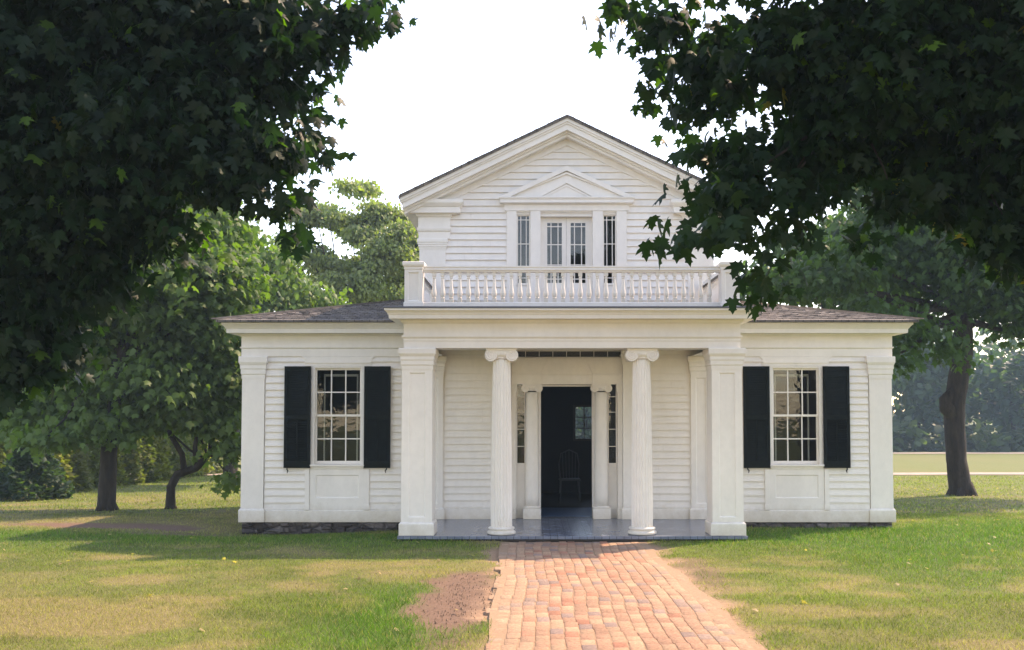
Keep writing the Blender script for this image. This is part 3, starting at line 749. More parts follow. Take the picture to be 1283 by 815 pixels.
# front doorway
YD = YW
mb = MB(); mb.box(-.968, .968, YW+.12, YW+.20, 2.345, 2.80); mb.box(-.45, .45, YW+.03, YW+.119, 2.335, 2.80)
mb.box(-.968, .968, YW+.085, YW+.119, 2.52, 2.55)
for s in (-1, 1):
    a, b = sorted([s*.45, s*.967]); mb.box(a, b, YW-.0, YW+.118, 2.334, 2.50); mb.box(a, b, YW-.015, YW+.118, 2.501, 2.53)
    mb.prism([(s*.968, 2.531), (s*.45, 2.531), (s*.33, 2.80), (s*.968, 2.80)], YW+.01, YW+.0295)
mb.box(-.45, .45, YW+.018, YW+.0295, 2.48, 2.51)
dw = mb.build('doorway_entablature', WHITE, H, bevel=.003)
mb = MB().box(-.968, .968, YW+.10, YW+.13, 2.801, 2.82); mb.box(-.968, .968, YW+.10, YW+.13, 2.915, 2.935)
for k in range(9): x = -.96+k*.24; mb.box(x-.006, x+.006, YW+.105, YW+.125, 2.82, 2.915)
o = mb.build('transom', WHITE, H); MB().box(-.96, .96, YW+.114, YW+.117, 2.82, 2.915).build('glass', GLASS, o)
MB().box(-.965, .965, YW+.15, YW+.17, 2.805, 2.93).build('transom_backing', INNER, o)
for s in (-1, 1):
    cx, cy = s*.605, YW+.10
    o = MB().lathe([(.122-.014*(i/12)**1.5, .22+1.98*i/12) for i in range(13)], cx, cy, 36).build('doorway_column', WHITE, H, smooth=True)
    mb = MB().box(cx-.155, cx+.155, cy-.16, cy+.12, .002, .185); mb.lathe([(.145, .186), (.15, .198), (.142, .21), (.128, .218), (.124, .226)], cx, cy, 32); mb.build('base', WHITE, o, bevel=.004)
    ionic(MB(), cx, cy, .108, .37, 2.195, 2.333, .125).build('capital', WHITE, o)
    a, b = sorted([s*.885, s*.967]); mb = MB().box(a, b, YW+.0, YW+.2, .185, 2.20); mb.box(a-.012, b+.0 if s > 0 else b, YW-.02, YW+.2, .002, .184); mb.box(a-.02 if s > 0 else a, b if s > 0 else b+.02, YW-.015, YW+.2, 2.201, 2.333); mb.build('half_pilaster', WHITE, H, bevel=.003)
    a, b = sorted([s*.72, s*.884]); c = (a+b)/2
    mb = MB().box(a, b, YW+.15, YW+.19, .002, .95); mb.box(a, a+.02, YW+.15, YW+.19, .951, 2.34); mb.box(b-.02, b, YW+.15, YW+.19, .951, 2.34); mb.box(a, b, YW+.13, YW+.149, .93, .96)
    mb.box(a+.06, b-.0, YW+.14, YW+.1495, .30, .82)
    for z in (1.25, 1.55, 1.85, 2.12): mb.box(a+.02, b-.02, YW+.155, YW+.18, z-.006, z+.006)
    o = mb.build('door_sidelight', WHITE, H); MB().box(a+.02, b-.02, YW+.165, YW+.168, .951, 2.34).build('glass', GLASS, o)
# door jambs, hall
mb = MB()
for s in (-1, 1):
    a, b = sorted([s*.45, s*.50]); mb.box(a, b, YW+.18, YW+.32, 0.002, 2.336)
mb.box(-.45, .45, YW+.18, YW+.32, 2.30, 2.333); mb.build('door_frame', WHITE, H, bevel=.003)
mb = MB(); x0, x1, y0, y1, z0, z1 = -1.3, 1.3, YW+.205, 7.69, .0, 2.9
mb.add([(x0, y0, z0), (x0, y1, z0), (x0, y1, z1), (x0, y0, z1)], [(3, 2, 1, 0)]); mb.add([(x1, y0, z0), (x1, y1, z0), (x1, y1, z1), (x1, y0, z1)], [(0, 1, 2, 3)])
mb.add([(x0, y0, z1), (x1, y0, z1), (x1, y1, z1), (x0, y1, z1)], [(3, 2, 1, 0)])
for (a, b, c, d) in ((x0, RX0, 0, z1), (RX1, x1, 0, z1), (RX0, RX1, 0, RZ0), (RX0, RX1, RZ1, z1)): mb.add([(a, y1, c), (b, y1, c), (b, y1, d), (a, y1, d)], [(0, 1, 2, 3)])
for (a, b, c, d) in ((x0, -.5, 0, z1), (.5, x1, 0, z1), (-.5, .5, 2.337, z1)): mb.add([(a, y0, c), (b, y0, c), (b, y0, d), (a, y0, d)], [(3, 2, 1, 0)])
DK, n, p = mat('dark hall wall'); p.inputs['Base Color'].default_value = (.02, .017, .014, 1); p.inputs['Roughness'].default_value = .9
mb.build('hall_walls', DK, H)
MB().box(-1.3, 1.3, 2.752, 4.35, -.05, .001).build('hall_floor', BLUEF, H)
MB().box(-1.3, 1.3, 4.352, 7.69, -.05, .001).build('hall_floor', DARKW, H)['label'] = 'hall floor coloured dark at the back where door light fades'  # rear floor piece coloured dark to stand for fading door light
mb = MB().box(RX0-.03, RX0+.02, 7.66, 7.75, RZ0-.03, RZ1+.03); mb.box(RX1-.02, RX1+.03, 7.66, 7.75, RZ0-.03, RZ1+.03); mb.box(RX0+.02, RX1-.02, 7.66, 7.75, RZ0-.03, RZ0+.02); mb.box(RX0+.02, RX1-.02, 7.66, 7.75, RZ1-.02, RZ1+.03)
mb.box((RX0+RX1)/2-.012, (RX0+RX1)/2+.012, 7.70, 7.73, RZ0, RZ1)
for k in (1, 2): z = RZ0+(RZ1-RZ0)*k/3; mb.box(RX0, RX1, 7.702, 7.728, z-.01, z+.01)
rw = mb.build('rear_window', DARKW, H)
MB().box(RX0+.02, RX1-.02, 7.733, 7.737, RZ0+.02, RZ1-.02).build('glass', GLASS, rw)

# pale chair standing in the hall, seen dimly through the doorway
ch = empty('hall_chair', (.17, 5.6, 0)); tag(ch, 'dim pale chair with rounded back inside the open front door', 'chair')
x, y = .17, 5.6
for dx in (-.19, .19):
    for dy in (-.18, .18): MB().tube([(x+dx*1.1, y+dy*1.1, 0.001), (x+dx*.95, y+dy*.95, .44)], [.014, .019], 8).build('leg', PALEC, ch)
MB().box(x-.22, x+.22, y-.21, y+.21, .441, .475).build('seat', PALEC, ch, bevel=.012)
mb = MB(); P = [(x-.19, y+.19, .476), (x-.21, y+.24, .75), (x-.17, y+.28, .98), (x, y+.30, 1.06), (x+.17, y+.28, .98), (x+.21, y+.24, .75), (x+.19, y+.19, .476)]
mb.tube(P, .015, 8); 
for k in range(-2, 3): mb.tube([(x+k*.06, y+.19, .476), (x+k*.07, y+.29, 1.03-abs(k)*.02)], .007, 6)
mb.build('backrest', PALEC, ch)

# ------------------------------------------------------------ foliage
def halfleaf(h): return np.array([(x, y) for x, y in h]+[(-x, y) for x, y in h[1:-1]][::-1])
MAPLE = halfleaf([(0, 0), (.20, -.14), (.30, .0), (.52, .04), (.37, .22), (.56, .32), (.70, .56), (.45, .50), (.26, .46), (.22, .64), (.30, .76), (.14, .82), (0, 1.08)])
OVAL = halfleaf([(0, 0), (.32, .2), (.38, .5), (.2, .82), (0, 1.0)])
LOBE = halfleaf([(0, 0), (.45, .08), (.30, .28), (.55, .55), (.22, .6), (0, 1.05)])
def leaves(name, parent, cen, size, shape, cols, droop=(15, 80), outward=None, mtl=None):
    N = len(cen); k = len(shape)+1
    T = np.vstack([[0, .30], shape]); T = np.hstack([T, np.zeros((k, 1))]); T[:, 2] = -.28*np.abs(T[:, 0])-.20*T[:, 1]**2
    yaw = RS.rand(N)*2*pi
    if outward is not None: yaw = np.arctan2(outward[:, 1], outward[:, 0])-pi/2+RS.randn(N)*.9
    pit = -np.radians(droop[0]+(droop[1]-droop[0])*RS.rand(N)); rol = RS.randn(N)*.45
    def rot(ax, a):
        c, s = np.cos(a), np.sin(a); M = np.zeros((N, 3, 3)); i, j = [(1, 2), (2, 0), (0, 1)][ax]
        M[:, ax, ax] = 1; M[:, i, i] = c; M[:, j, j] = c; M[:, i, j] = -s; M[:, j, i] = s; return M
    M = rot(2, yaw) @ rot(0, pit) @ rot(1, rol)
    sz = size*(.65+.6*RS.rand(N))
    V = np.einsum('nij,kj->nki', M, T)*sz[:, None, None]+cen[:, None, :]
    m = k-1; tri_ = np.array([(0, 1+i, 1+(i+1) % m) for i in range(m)])
    L = (tri_[None]+(np.arange(N)*k)[:, None, None]).reshape(-1)
    o = raw_mesh(name, V.reshape(-1, 3), L, np.arange(N*m)*3, None, mtl or LEAFM, np.repeat(cols, k, 0))
    if parent: o.parent = parent; o.location = -wloc(parent)
    return o
def blob_points(blobs, ncl, per, spread, shell=.5):
    """leaf centres: clusters through ellipsoids, each cluster a spray"""
    vol = np.array([b[3]*b[4]*b[5] for b in blobs])**.75; vol /= vol.sum(); C_ = []; O = []
    for b, wv in zip(blobs, vol):
        m = max(2, int(ncl*wv)); d = RS.randn(m, 3); d /= np.linalg.norm(d, axis=1)[:, None]
        r = (shell+(1-shell)*RS.rand(m))**.8*(RS.rand(m)**.18); c = np.array(b[:3])+d*r[:, None]*np.array(b[3:6])
        C_.append(c); O.append(d)
    c = np.vstack(C_); d = np.vstack(O)
    P = np.repeat(c, per, 0)+RS.randn(len(c)*per, 3)*spread*np.array([1, 1, .55]); O = np.repeat(d, per, 0)+RS.randn(len(c)*per, 3)*.3
    return P, O, c
def leafcols(N, base, var=.3, yellow=.0, per=1):
    m = N//per+1; b = np.repeat(1-var/2+var*RS.rand(m), per)[:N]*(1-.1+.2*RS.rand(N))
    c = np.array(base)[None]*b[:, None]
    if yellow:
        lit_leaf = (RS.rand(N) < .025) | (np.repeat(RS.rand(m) < .025, per)[:N] & (RS.rand(N) < .7)); c[lit_leaf] *= np.array([5.5, 4.2, 1.5]); k = RS.rand(N) < yellow; c[k] = np.array([.20, .17, .035])*(.7+.5*RS.rand(k.sum()))[:, None]  # some leaves and whole sprays brightened to look sunlit, a few yellow
    return c
def bend(a, b, n=5, sag=.0, jit=.06):
    a, b = Vector(a), Vector(b); L = (b-a).length; out = []
    for i in range(n+1):
        t = i/n; p = a.lerp(b, t); p.z += sag*L*sin(pi*t)
        if 0 < i < n: p += Vector([random.uniform(-jit, jit)*L*.5 for _ in range(3)])
        out.append(p)
    return out
def tree(name, label, cat, trunk, tr, blobs, leaf, ncl, per, spread, base, shape=OVAL, yellow=0, group=None, droop=(15, 80), shell=.5, twigs=60, seg=14, limbs=True, var=.35, lr=.55, sag=.04, lmin=0, more=None, knob=None):
    root = empty(name, trunk[0]); tag(root, label, cat, group)
    mb = MB(); pts = []; rr = []
    for i in range(len(trunk)-1):
        for k in range(5):
            t = k/5; p = Vector(trunk[i]).lerp(Vector(trunk[i+1]), t); pts.append(p); rr.append(tr[i]*(1-t)+tr[i+1]*t)
    pts.append(Vector(trunk[-1])); rr.append(tr[-1])
    mb.tube(pts, rr, seg, .05)
    # root flare
    for k in range(5):
        a = 2*pi*k/5+.4; b = Vector(trunk[0]); mb.tube([b+Vector((cos(a)*tr[0]*.45, sin(a)*tr[0]*.45, .35*tr[0]/.3)), b+Vector((cos(a)*tr[0]*1.05, sin(a)*tr[0]*1.05, .03)), b+Vector((cos(a)*tr[0]*1.6, sin(a)*tr[0]*1.6, -.1))], [tr[0]*.45, tr[0]*.34, tr[0]*.12], 8)
    if knob: mb.tube([Vector(knob)+Vector((.25, 0, -.35)), Vector(knob)+Vector((.05, 0, -.1)), Vector(knob)+Vector((.02, 0, .1)), Vector(knob)+Vector((.22, 0, .38))], [.16, .20, .17, .10], 10, .08)
    mb.build('trunk', BARK, root, smooth=True)
    P, O, cl = blob_points(blobs, ncl, per, spread, shell)
    if more: P2, O2, _ = blob_points(more, 1500, per, spread*1.6, .3); P = np.vstack([P, P2]); O = np.vstack([O, O2])  # unseen overhead leaf blobs, added to darken the near canopy
    if limbs:
        mb = MB(); top = Vector(trunk[-1]); mid = Vector(trunk[-2])
        ends = []
        big = [b for b in blobs if b[3] > lmin] or blobs
        for b in blobs:
            if b in big: continue
            nb = min(big, key=lambda q_: (Vector(q_[:3])-Vector(b[:3])).length)
            if (Vector(nb[:3])-Vector(b[:3])).length < .9: mb.tube(bend(nb[:3], b[:3], 4, .05), [.016, .013, .010, .007, .004], 5)
        for b in big:
            st = top.lerp(mid, random.random()*.5); e = Vector(b[:3]); pp = bend(st, e, 5, sag); r0 = tr[-1]*lr
            mb.tube(pp, [r0*(1-.8*i/5) for i in range(6)], 7); ends.append(pp)
        for k in range(min(twigs, len(cl))):
            c = Vector(cl[RS.randint(len(cl))]); best = min((q_ for e in ends for q_ in e[2:]), key=lambda q_: (q_-c).length)
            mb.tube(bend(best, c, 3, .03, .12), [.022*leaf/.13+.008, .014, .010, .004], 5)
        mb.build('limbs', BARK, root, smooth=True)
    leaves('crown', root, P, leaf, shape, leafcols(len(P), base, var, yellow, per), droop, O)
    return root
def B(px, py, d, r, rz=None, ry=None):
    if d < 10:
        r = max(.05, r-.12) if r < .7 else r; rz = rz and max(.05, rz-.09)
    x, y, z = at(px, py, d); return (x, y, z, r, ry or r, rz or r*.85)

# foreground maples whose boughs hang into view from both sides
Lb = [B(440, 18, 8.6, .42, .22), B(395, 40, 8.6, .40), B(340, 60, 8.4, .55), B(372, 120, 8.8, .32), B(385, 165, 8.8, .26), B(355, 200, 8.6, .36), B(350, 255, 8.3, .28), B(330, 180, 8.2, .45),
      B(290, 215, 8.2, .45), B(250, 120, 8.6, .85), B(160, 60, 8.8, 1.0), B(60, 80, 8.6, 1.1), B(180, 180, 8.3, .85), B(80, 230, 8.6, 1.0), B(0, 170, 8.6, 1.0), B(-60, 330, 8.9, 1.0), B(20, 380, 9.0, .75), B(60, 440, 9.2, .55), B(-20, 470, 9.0, .6), B(130, 340, 9.0, .6), B(210, 290, 8.8, .45),
      B(230, 20, 8.5, .8), B(310, 15, 8.3, .6), B(150, 270, 8.8, .6), B(-120, 80, 8.4, 1.2), B(-200, 250, 8.6, 1.3), B(100, -80, 8.6, 1.2), B(300, -80, 8.8, .9), B(-150, -150, 8.4, 1.5), B(480, 5, 8.9, .20, .12), B(410, 190, 8.8, .10, .10), B(365, 290, 8.4, .14, .14)]
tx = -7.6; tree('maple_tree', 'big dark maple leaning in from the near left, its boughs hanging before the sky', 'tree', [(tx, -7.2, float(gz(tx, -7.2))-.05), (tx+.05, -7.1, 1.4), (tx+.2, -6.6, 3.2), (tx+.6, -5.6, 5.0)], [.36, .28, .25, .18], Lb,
     .120, 4600, 10, .13, (.009, .026, .011), MAPLE, group=None, droop=(25, 95), shell=.15, twigs=70, yellow=.001, lr=.16, sag=.10, lmin=.62, more=[(-6.5, -10, 6.6, 2.4, 2.2, 1.5), (-9, -7.5, 7.5, 2.6, 2.6, 2), (-7, -12.5, 5.4, 2.2, 1.8, 1.5), (-3.5, -11.5, 7.4, 1.8, 1.8, 1.0), (-9.5, -11, 4.5, 1.8, 2, 1.6), (-5, -14.5, 6.5, 2, 2, 1.2)])  # last blobs lie out of view, added to block sky light
Rb = [B(785, 14, 9.0, .26, .16), B(765, 6, 9.0, .15, .12), B(830, 35, 8.8, .42, .28), B(822, 118, 8.6, .26, .14), B(862, 80, 8.6, .36), B(850, 150, 8.6, .16, .12), B(905, 60, 8.6, .45), B(890, 120, 8.5, .42), B(915, 185, 8.2, .40), B(880, 245, 7.6, .30, .16), B(850, 290, 7.0, .12, .10), B(905, 280, 7.4, .28, .2), B(950, 335, 7.6, .22, .22), B(935, 250, 8.0, .4),
      B(995, 60, 8.0, .65), B(1080, 80, 8.0, .9), B(1190, 70, 8.0, .9), B(1120, 250, 8.2, .35), B(1240, 290, 8.2, .4), B(1030, 235, 8.2, .28), B(1090, 290, 8.4, .22), B(1010, 300, 8.0, .2), B(1060, 130, 8.2, .7), B(985, 170, 8.3, .4), B(920, 225, 8.0, .34), B(930, 295, 7.9, .27), B(965, 275, 8.1, .25), B(1040, 195, 8.4, .45), B(1120, 180, 8.6, .65), B(1220, 200, 8.6, .8), B(1000, 260, 8.1, .22), B(985, 230, 8.1, .3), B(1180, 260, 8.8, .4), B(1290, 300, 8.2, .6), B(1330, 130, 8.0, 1.0),
      B(1000, -90, 7.8, .8), B(1200, -100, 7.6, .9), B(860, -60, 8.4, .5), B(1400, -50, 7.6, 1.), B(955, 362, 7.9, .08, .12)]
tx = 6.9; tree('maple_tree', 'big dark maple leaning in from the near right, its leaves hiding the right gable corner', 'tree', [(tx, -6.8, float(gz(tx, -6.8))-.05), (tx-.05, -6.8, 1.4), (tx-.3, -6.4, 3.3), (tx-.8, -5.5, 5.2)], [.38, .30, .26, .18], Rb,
     .125, 1750, 10, .13, (.010, .028, .008), MAPLE, droop=(25, 95), shell=.15, twigs=70, yellow=.004, lr=.16, sag=.10, lmin=.62, more=[(6.2, -10, 6.6, 2.2, 2.2, 1.5), (8.6, -7.5, 7.5, 2.6, 2.6, 2), (7, -12.5, 5.4, 2.2, 1.8, 1.5), (3.0, -11.5, 7.6, 1.8, 1.8, 1.0), (8.5, -11, 4.5, 1.8, 2, 1.6), (4.5, -14.5, 6.5, 2, 2, 1.2)])  # out of view blobs again added to shade the near leaves

# trees on the left lawn
b = [B(190, 340, 21, 1.8), B(110, 410, 21.5, 1.5), B(250, 400, 21.5, 1.2), B(200, 480, 21, 1.2), B(100, 500, 21, 1.0), B(40, 520, 21, .8), B(170, 270, 22, 1.6), B(250, 300, 22.5, 1.4), B(280, 350, 21.5, .9), B(130, 535, 20.3, .7, .35), B(60, 545, 19.8, .6, .25), B(280, 450, 21.5, .7, .7)]
tree('shade_tree', 'broad dark shade tree with a straight black trunk on the left lawn', 'tree', [(-9.45, 5.75, -.25), (-9.42, 5.75, 1.0), (-9.3, 5.8, 2.2), (-9.2, 5.9, 3.2)], [.19, .165, .155, .12], b, .17, 2600, 10, .22, (.080, .130, .038), LOBE, shell=.55, twigs=90)
b = [B(225, 500, 21.3, .8, .6), B(265, 520, 21.3, .65, .5), B(285, 560, 21.0, .4, .25), B(180, 520, 21.4, .6, .4), B(285, 470, 21.5, .6, .6), B(290, 600, 20.8, .28, .10)]
t0 = (-8.28, 6.2, -.25)
tree('crooked_tree', 'small crooked tree with a bent forked trunk left of the house', 'tree', [t0, (-8.28, 6.2, .25), (-8.15, 6.2, .52), (-7.75, 6.2, .66), (-7.45, 6.25, 1.0)], [.11, .09, .085, .08, .055], b, .18, 430, 9, .20, (.09, .135, .045), LOBE, shell=.3, twigs=40)
mbx = MB(); mbx.tube([(-8.0, 6.2, .58), (-8.05, 6.2, .95), (-8.3, 6.2, 1.35), (-8.5, 6.2, 1.9)], [.07, .06, .05, .03], 8); mbx.tube([(-7.75, 6.2, .66), (-7.78, 6.2, 1.1), (-7.7, 6.2, 1.6)], [.06, .05, .03], 8)
mbx.build('fork', BARK, [o for o in C.objects if o.name.startswith('crooked_tree')][0], smooth=True)
# yellowish locust behind the left wing
d = 39; b = []
while len(b) < 78:
    u_, w_ = random.uniform(-1, 1), random.uniform(-1, 1)
    if u_*u_+w_*w_ > 1 or (w_ > .6 and abs(u_) < .5 and random.random() < .6): continue
    r_ = random.uniform(.38, .62); b.append(B(440+u_*92, 308+w_*78+abs(u_)*22, d+random.uniform(-2, 2), r_, r_*.55))
X0_, Y0_, _ = at(430, 500, d)
tree('locust_tree', 'tall airy yellow green tree behind the left wing roof', 'tree', [(X0_, Y0_, -1.), (X0_+.1, Y0_, 1.2), (X0_+.05, Y0_, 2.2), (X0_+.1, Y0_, 3.0)], [.26, .22, .2, .16], b, .15, 6000, 8, .21, (.18, .21, .095), OVAL, shell=.2, twigs=110, var=.3, lr=.42, lmin=.52)
# green trees behind, left
d = 31; b = [B(300, 400, d, 1.6, 1.4), B(350, 400, d, 1.3, .9), B(260, 350, d, 1.6, 1.2), B(330, 350, d, 1.0, .8), B(220, 420, d, 1.6), B(390, 390, d, .8, .4), B(290, 310, d, 1.2, .7), B(300, 470, d, 1.5, 1.2), B(240, 500, d, 1.3, 1.), B(365, 365, d, 1.0, .6), B(400, 378, d, .8, .4), B(345, 330, d, .7, .5)]
X0_, Y0_, _ = at(290, 500, d)
tree('leafy_tree', 'mid green tree between the shade tree and the left wing', 'tree', [(X0_, Y0_, -.9), (X0_, Y0_, 1.), (X0_+.2, Y0_, 2.5), (X0_+.2, Y0_, 4.)], [.25, .2, .16, .1], b, .18, 1900, 9, .24, (.095, .145, .045), OVAL, shell=.5, twigs=60)
# right lawn tree
d = 25.7; b = [B(1205, 330, d, 2.3, 1.6), B(1120, 300, d, 1.6), B(1050, 330, d-1, 1.2, .9), B(1270, 380, d, 1.5, .9), B(1110, 400, d-1.5, .9, .6), B(1160, 420, d-1, .8, .5), B(1115, 450, d-1.5, .6, .4), B(1290, 300, d, 1.8), B(1200, 220, d, 2.2), B(1100, 230, d+1, 1.3), B(1000, 350, d, 1.1, .6), B(1340, 350, d, 1.8), B(1190, 440, d-1, .5, .3), B(1270, 420, d, .5, .25), B(960, 350, d+1, .7, .4), B(1330, 200, d, 2.2)]
tree('oak_tree', 'thick knobbly trunk shade tree on the lawn right of the house', 'tree', [(10.47, 10.7, -.36), (10.33, 10.7, .6), (10.30, 10.7, 2.0), (10.58, 10.75, 3.4), (10.66, 10.8, 4.6)], [.30, .245, .255, .245, .20], b, .19, 2600, 9, .25, (.040, .080, .020), LOBE, shell=.5, twigs=90, seg=20, knob=(10.02, 10.62, 2.05))
d = 34; b = [B(1010, 350, d, 1.3, .8), B(960, 345, d, 1.0, .5), B(1080, 370, d, 1.6, .8), B(1130, 330, d, 1.6, 1.), B(1040, 310, d, 1.0, .5), B(930, 365, d, .8, .3), B(1060, 290, d, 1.2, .8), B(1000, 310, d, 1., .6), B(1120, 380, d, 1.2, .7)]
X0_, Y0_, _ = at(1050, 500, d)
tree('leafy_tree', 'shaded tree rising behind the right wing roof', 'tree', [(X0_, Y0_, -1.), (X0_, Y0_, 1.), (X0_+.2, Y0_, 2.5), (X0_+.2, Y0_, 4.)], [.25, .2, .16, .1], b, .20, 1100, 9, .25, (.045, .082, .030), OVAL, shell=.4, twigs=60)

# hedge shrubs beyond the left lawn
def shrub(x, y, h, r, base, label, name='hedge_shrub', cat='shrub', cone=.5, group='clipped evergreens in a row beyond the left lawn', n=1500):
    z0 = float(gz(x, y)); root = empty(name, (x, y, z0)); tag(root, label, cat, group)
    MB().tube([(x, y, z0-.05), (x, y, z0+h*.7)], [.06, .03], 6).build('trunk', BARK, root)
    t = RS.rand(n)**1.1; a = RS.rand(n)*2*pi; rad = r*(1-t)**cone*(.55+.5*RS.rand(n)**.5)*(1+.18*np.sin(a*5+t*9)); rad *= np.minimum(1, .75+t*2.5)
    P = np.stack([x+np.cos(a)*rad, y+np.sin(a)*rad, z0+.04+t*h], 1); O = np.stack([np.cos(a), np.sin(a), a*0], 1)
    leaves('foliage', root, P, .15, OVAL, leafcols(n, base, .5), (-60, 40), O); return root
hl = ['pale green hedge shrub at the far left of the row', 'wide yellow green hedge shrub beside the spruce', 'rounded hedge shrub behind the black trunk', 'narrow yellow green hedge shrub right of the spruce', 'greyish green hedge shrub just left of the black trunk base', 'tall pale pointed hedge shrub just right of the black trunk', 'grey green hedge shrub second right of the black trunk', 'hedge shrub midway between the black trunk and the bent trunk', 'pointed hedge shrub just left of the bent trunk', 'small distant hedge shrub beside the bent trunk', 'distant yellow green hedge shrub behind the fork', 'last distant hedge shrub nearest the gravel road']
ps = [(-8, 622, 25.2, 1.5, .62), (62, 615, 26.8, 1.55, .55), (84, 613, 27.5, 1.7, .55), (105, 609, 29, 1.6, .5), (130, 607, 30.2, 1.5, .55), (152, 605, 31.2, 1.7, .6), (172, 603, 32.4, 1.75, .6), (190, 602, 33.4, 1.6, .55), (206, 600, 34.6, 1.8, .6), (222, 598, 36, 1.7, .6), (240, 596, 37.5, 1.7, .65), (258, 594, 39, 1.8, .65)]
for i, (px, py, d, h, r) in enumerate(ps):
    x, y, z = at(px, py, d); shrub(x, y, h*random.uniform(.9, 1.12), r*random.uniform(.9, 1.1), [(.10, .12, .04), (.16, .17, .04), (.12, .13, .055)][i % 3], hl[i], cone=.35 if i % 3 else .6)
for (px, d, h, r, l) in ((38, 24.5, 1.55, .95, 'dark blue green spruce with a broad base beyond the left lawn'), (15, 26.5, 2.2, .8, 'taller dark spruce at the left end of the hedge row')):
    x, y, z = at(px, 618, d); shrub(x, y, h, r, (.035, .062, .040), l, 'spruce', 'spruce', .9, 'spruces beside the hedge row', 2600)

# far wood: reads as one mass, distance haze tinted into its leaf colours
P = []; Cc = []; mbw = MB()
def fartree(x, y, h, r, n, base):
    z0 = float(gz(x, y)); t = RS.rand(n); d = RS.randn(n, 3); d /= np.linalg.norm(d, axis=1)[:, None]
    lob = RS.randint(0, 9, n); lc = RS.randn(9, 3)*np.array([r*.5, r*.5, h*.20]); rr = r*.55*(RS.rand(n)**.3)
    p = np.array([x, y, z0+h*.52])+lc[lob]+d*rr[:, None]*np.array([1, 1, 1.0]); p[:, 2] = np.maximum(p[:, 2], z0+.3)
    P.append(p); b = (.7+.5*RS.rand(9))[lob]*(.85+.3*RS.rand(n)); Cc.append(np.array(base)[None]*b[:, None])
    mbw.tube([(x, y, z0-.2), (x+random.uniform(-.3, .3), y, z0+h*.6)], [.22, .10], 6)
for k in range(70):
    x = -75+k*2.9+random.uniform(-1, 1)
    fartree(x, 70+random.uniform(-2, 8), random.uniform(7.5, 11), random.uniform(2.2, 3.2), 900, [(.060, .095, .055), (.040, .075, .048), (.085, .115, .065)][k % 3])
for k in range(60):
    fartree(-90+k*4+random.uniform(-1, 1), 88+random.uniform(-5, 8), random.uniform(13, 16.5), 4.2, 800, [(.055, .085, .058), (.042, .075, .052)][k % 2])
for k in range(45):   # undergrowth
    fartree(-70+k*4.6, 67+random.uniform(-1, 1), random.uniform(1.5, 3), 2.2, 300, (.060, .085, .040))
P = np.vstack(P); Cc = np.vstack(Cc)
fw = leaves('far_wood', None, P, .78, OVAL, Cc, (-40, 80)); tag(fw, 'hazy blue green wood beyond the far road', 'wood', kind='stuff')
tk = mbw.build('far_wood_trunks', BARK, None); tk.parent = fw; tk['kind'] = 'stuff'

# ------------------------------------------------------------ grass blades, litter
def scatter(x0, x1, y0, y1, dens):
    n = int((x1-x0)*(y1-y0)*dens); return np.stack([x0+(x1-x0)*RS.rand(n), y0+(y1-y0)*RS.rand(n)], 1)
def vis(p, m=1.2):
    d = p[:, 1]-CY; xl = CX-(667/FPX)*d-m; xr = CX+(616/FPX)*d+m; return p[(p[:, 0] > xl) & (p[:, 0] < xr)]
parts = [(vis(scatter(-8, 8, -8.6, -5, 3000)), .034, .0055), (vis(scatter(-9, 9, -5, -1, 2000)), .030, .006), (vis(scatter(-12, 12, -1, 5, 1200), 2), .032, .008), (vis(scatter(-20, 24, 5, 22, 160), 2), .05, .018)]
VV = []; CCc = []
for p, hgt, wid in parts:
    x, y = p[:, 0], p[:, 1]; dry, soil, lush, inp = patch(x, y); l, r = path_edge(y)
    house = (np.abs(x) < 5.66) & (y > 2.25) & (y < 7.9) | (np.abs(x) < 2.6) & (y > -.02) & (y < 3)
    keep = (~house) & (RS.rand(len(x)) > soil*1.1) & (RS.rand(len(x)) > inp*1.05) & ((x < l-.03) | (x > r+.0) | (y > 0)) & (RS.rand(len(x)) > dry*.45)
    x, y, dry, lush = x[keep], y[keep], dry[keep], lush[keep]; N = len(x)
    a = RS.rand(N)*2*pi; h = hgt*(.5+.8*RS.rand(N))*(1+.7*lush)*(.8+.5*vn(x*1.7, y*1.7)); ln = RS.randn(N, 2)*.6*h[:, None]; z = gz(x, y)-.004
    V = np.zeros((N, 3, 3)); V[:, 0] = np.stack([x-np.cos(a)*wid/2, y-np.sin(a)*wid/2, z], 1); V[:, 1] = np.stack([x+np.cos(a)*wid/2, y+np.sin(a)*wid/2, z], 1); V[:, 2] = np.stack([x+ln[:, 0], y+ln[:, 1], z+h], 1)
    c = ground_col(x, y, blade=True)*(.45+1.0*RS.rand(N))[:, None]*1.3*(.75+.5*vn(x*7, y*7))[:, None]
    st = RS.rand(N) < .10+.35*dry; c[st] = np.array([.34, .28, .14])*(.6+.5*RS.rand(st.sum()))[:, None]
    VV.append(V.reshape(-1, 3)); CCc.append(np.repeat(c, 3, 0))
V = np.vstack(VV); n3 = len(V)
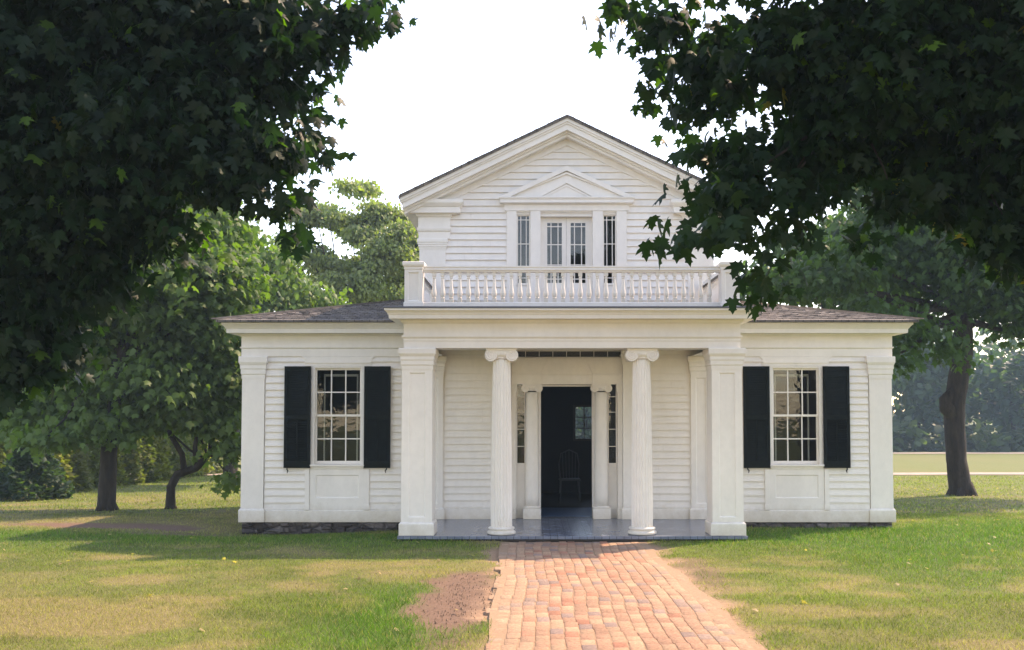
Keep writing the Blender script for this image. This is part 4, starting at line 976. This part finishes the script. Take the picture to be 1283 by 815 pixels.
gr = raw_mesh('grass', V, np.arange(n3), np.arange(n3//3)*3, None, GRASSM, np.vstack(CCc)); tag(gr, 'short mown lawn grass, patchy green and straw coloured', 'grass', kind='stuff')
# fallen leaves
p = np.vstack([vis(scatter(-9, 9, -7, 2, 1.1)), vis(scatter(5.5, 16, 2, 14, 2.2), 2)]); l, r = path_edge(p[:, 1]); p = p[(p[:, 0] < l-.2) | (p[:, 0] > r+.1)]
p = p[~((np.abs(p[:, 0]) < 5.9) & (p[:, 1] > -.1))]
P = np.stack([p[:, 0], p[:, 1], gz(p[:, 0], p[:, 1])+.03], 1); cc = np.array([.36, .26, .15])[None]*(.6+.6*RS.rand(len(P)))[:, None]
fl = leaves('fallen_leaves', None, P, .055, LOBE, cc, (-25, 25)); tag(fl, 'dry tan leaves scattered thinly over the lawn', 'leaves', kind='stuff')
# clods in the bare patch beside the path
mb = MB()
for k in range(500):
    x, y = random.gauss(-1.35, .22), random.gauss(-5.1, 1.1)
    if float(patch(np.array([x]), np.array([y]))[1][0]) < .4: continue
    r = random.uniform(.003, .010)*(2.0 if random.random() < .06 else 1); z = float(gz(x, y)); mb.add([(x+r*cos(a)*random.uniform(.7, 1.2), y+r*sin(a)*random.uniform(.7, 1.2), z-.012) for a in (0, 1.25, 2.5, 3.8, 5)]+[(x+random.uniform(-.3, .3)*r, y, z+r*.7)], [(i, (i+1) % 5, 5) for i in range(5)])
tag(mb.build('soil_clods', DIRT), 'brown crumbs of soil in the bare patch left of the brick path', 'soil', kind='stuff')

# ------------------------------------------------------------ haze
HAZE = True
if HAZE:
    hz = MB().box(-170, 220, -25, 150, -3.5, 24).build('haze', bpy.data.materials.new('haze')); tag(hz, 'thin pale summer haze', 'haze', kind='stuff')
    m = hz.data.materials[0]; m.use_nodes = True; n = m.node_tree; n.nodes.clear(); o_ = n.nodes.new('ShaderNodeOutputMaterial'); v_ = n.nodes.new('ShaderNodeVolumePrincipled')
    v_.inputs['Color'].default_value = (.55, .80, 1, 1); v_.inputs['Density'].default_value = .0010; v_.inputs['Anisotropy'].default_value = 0
    lk(n, v_.outputs[0], o_.inputs['Volume'])
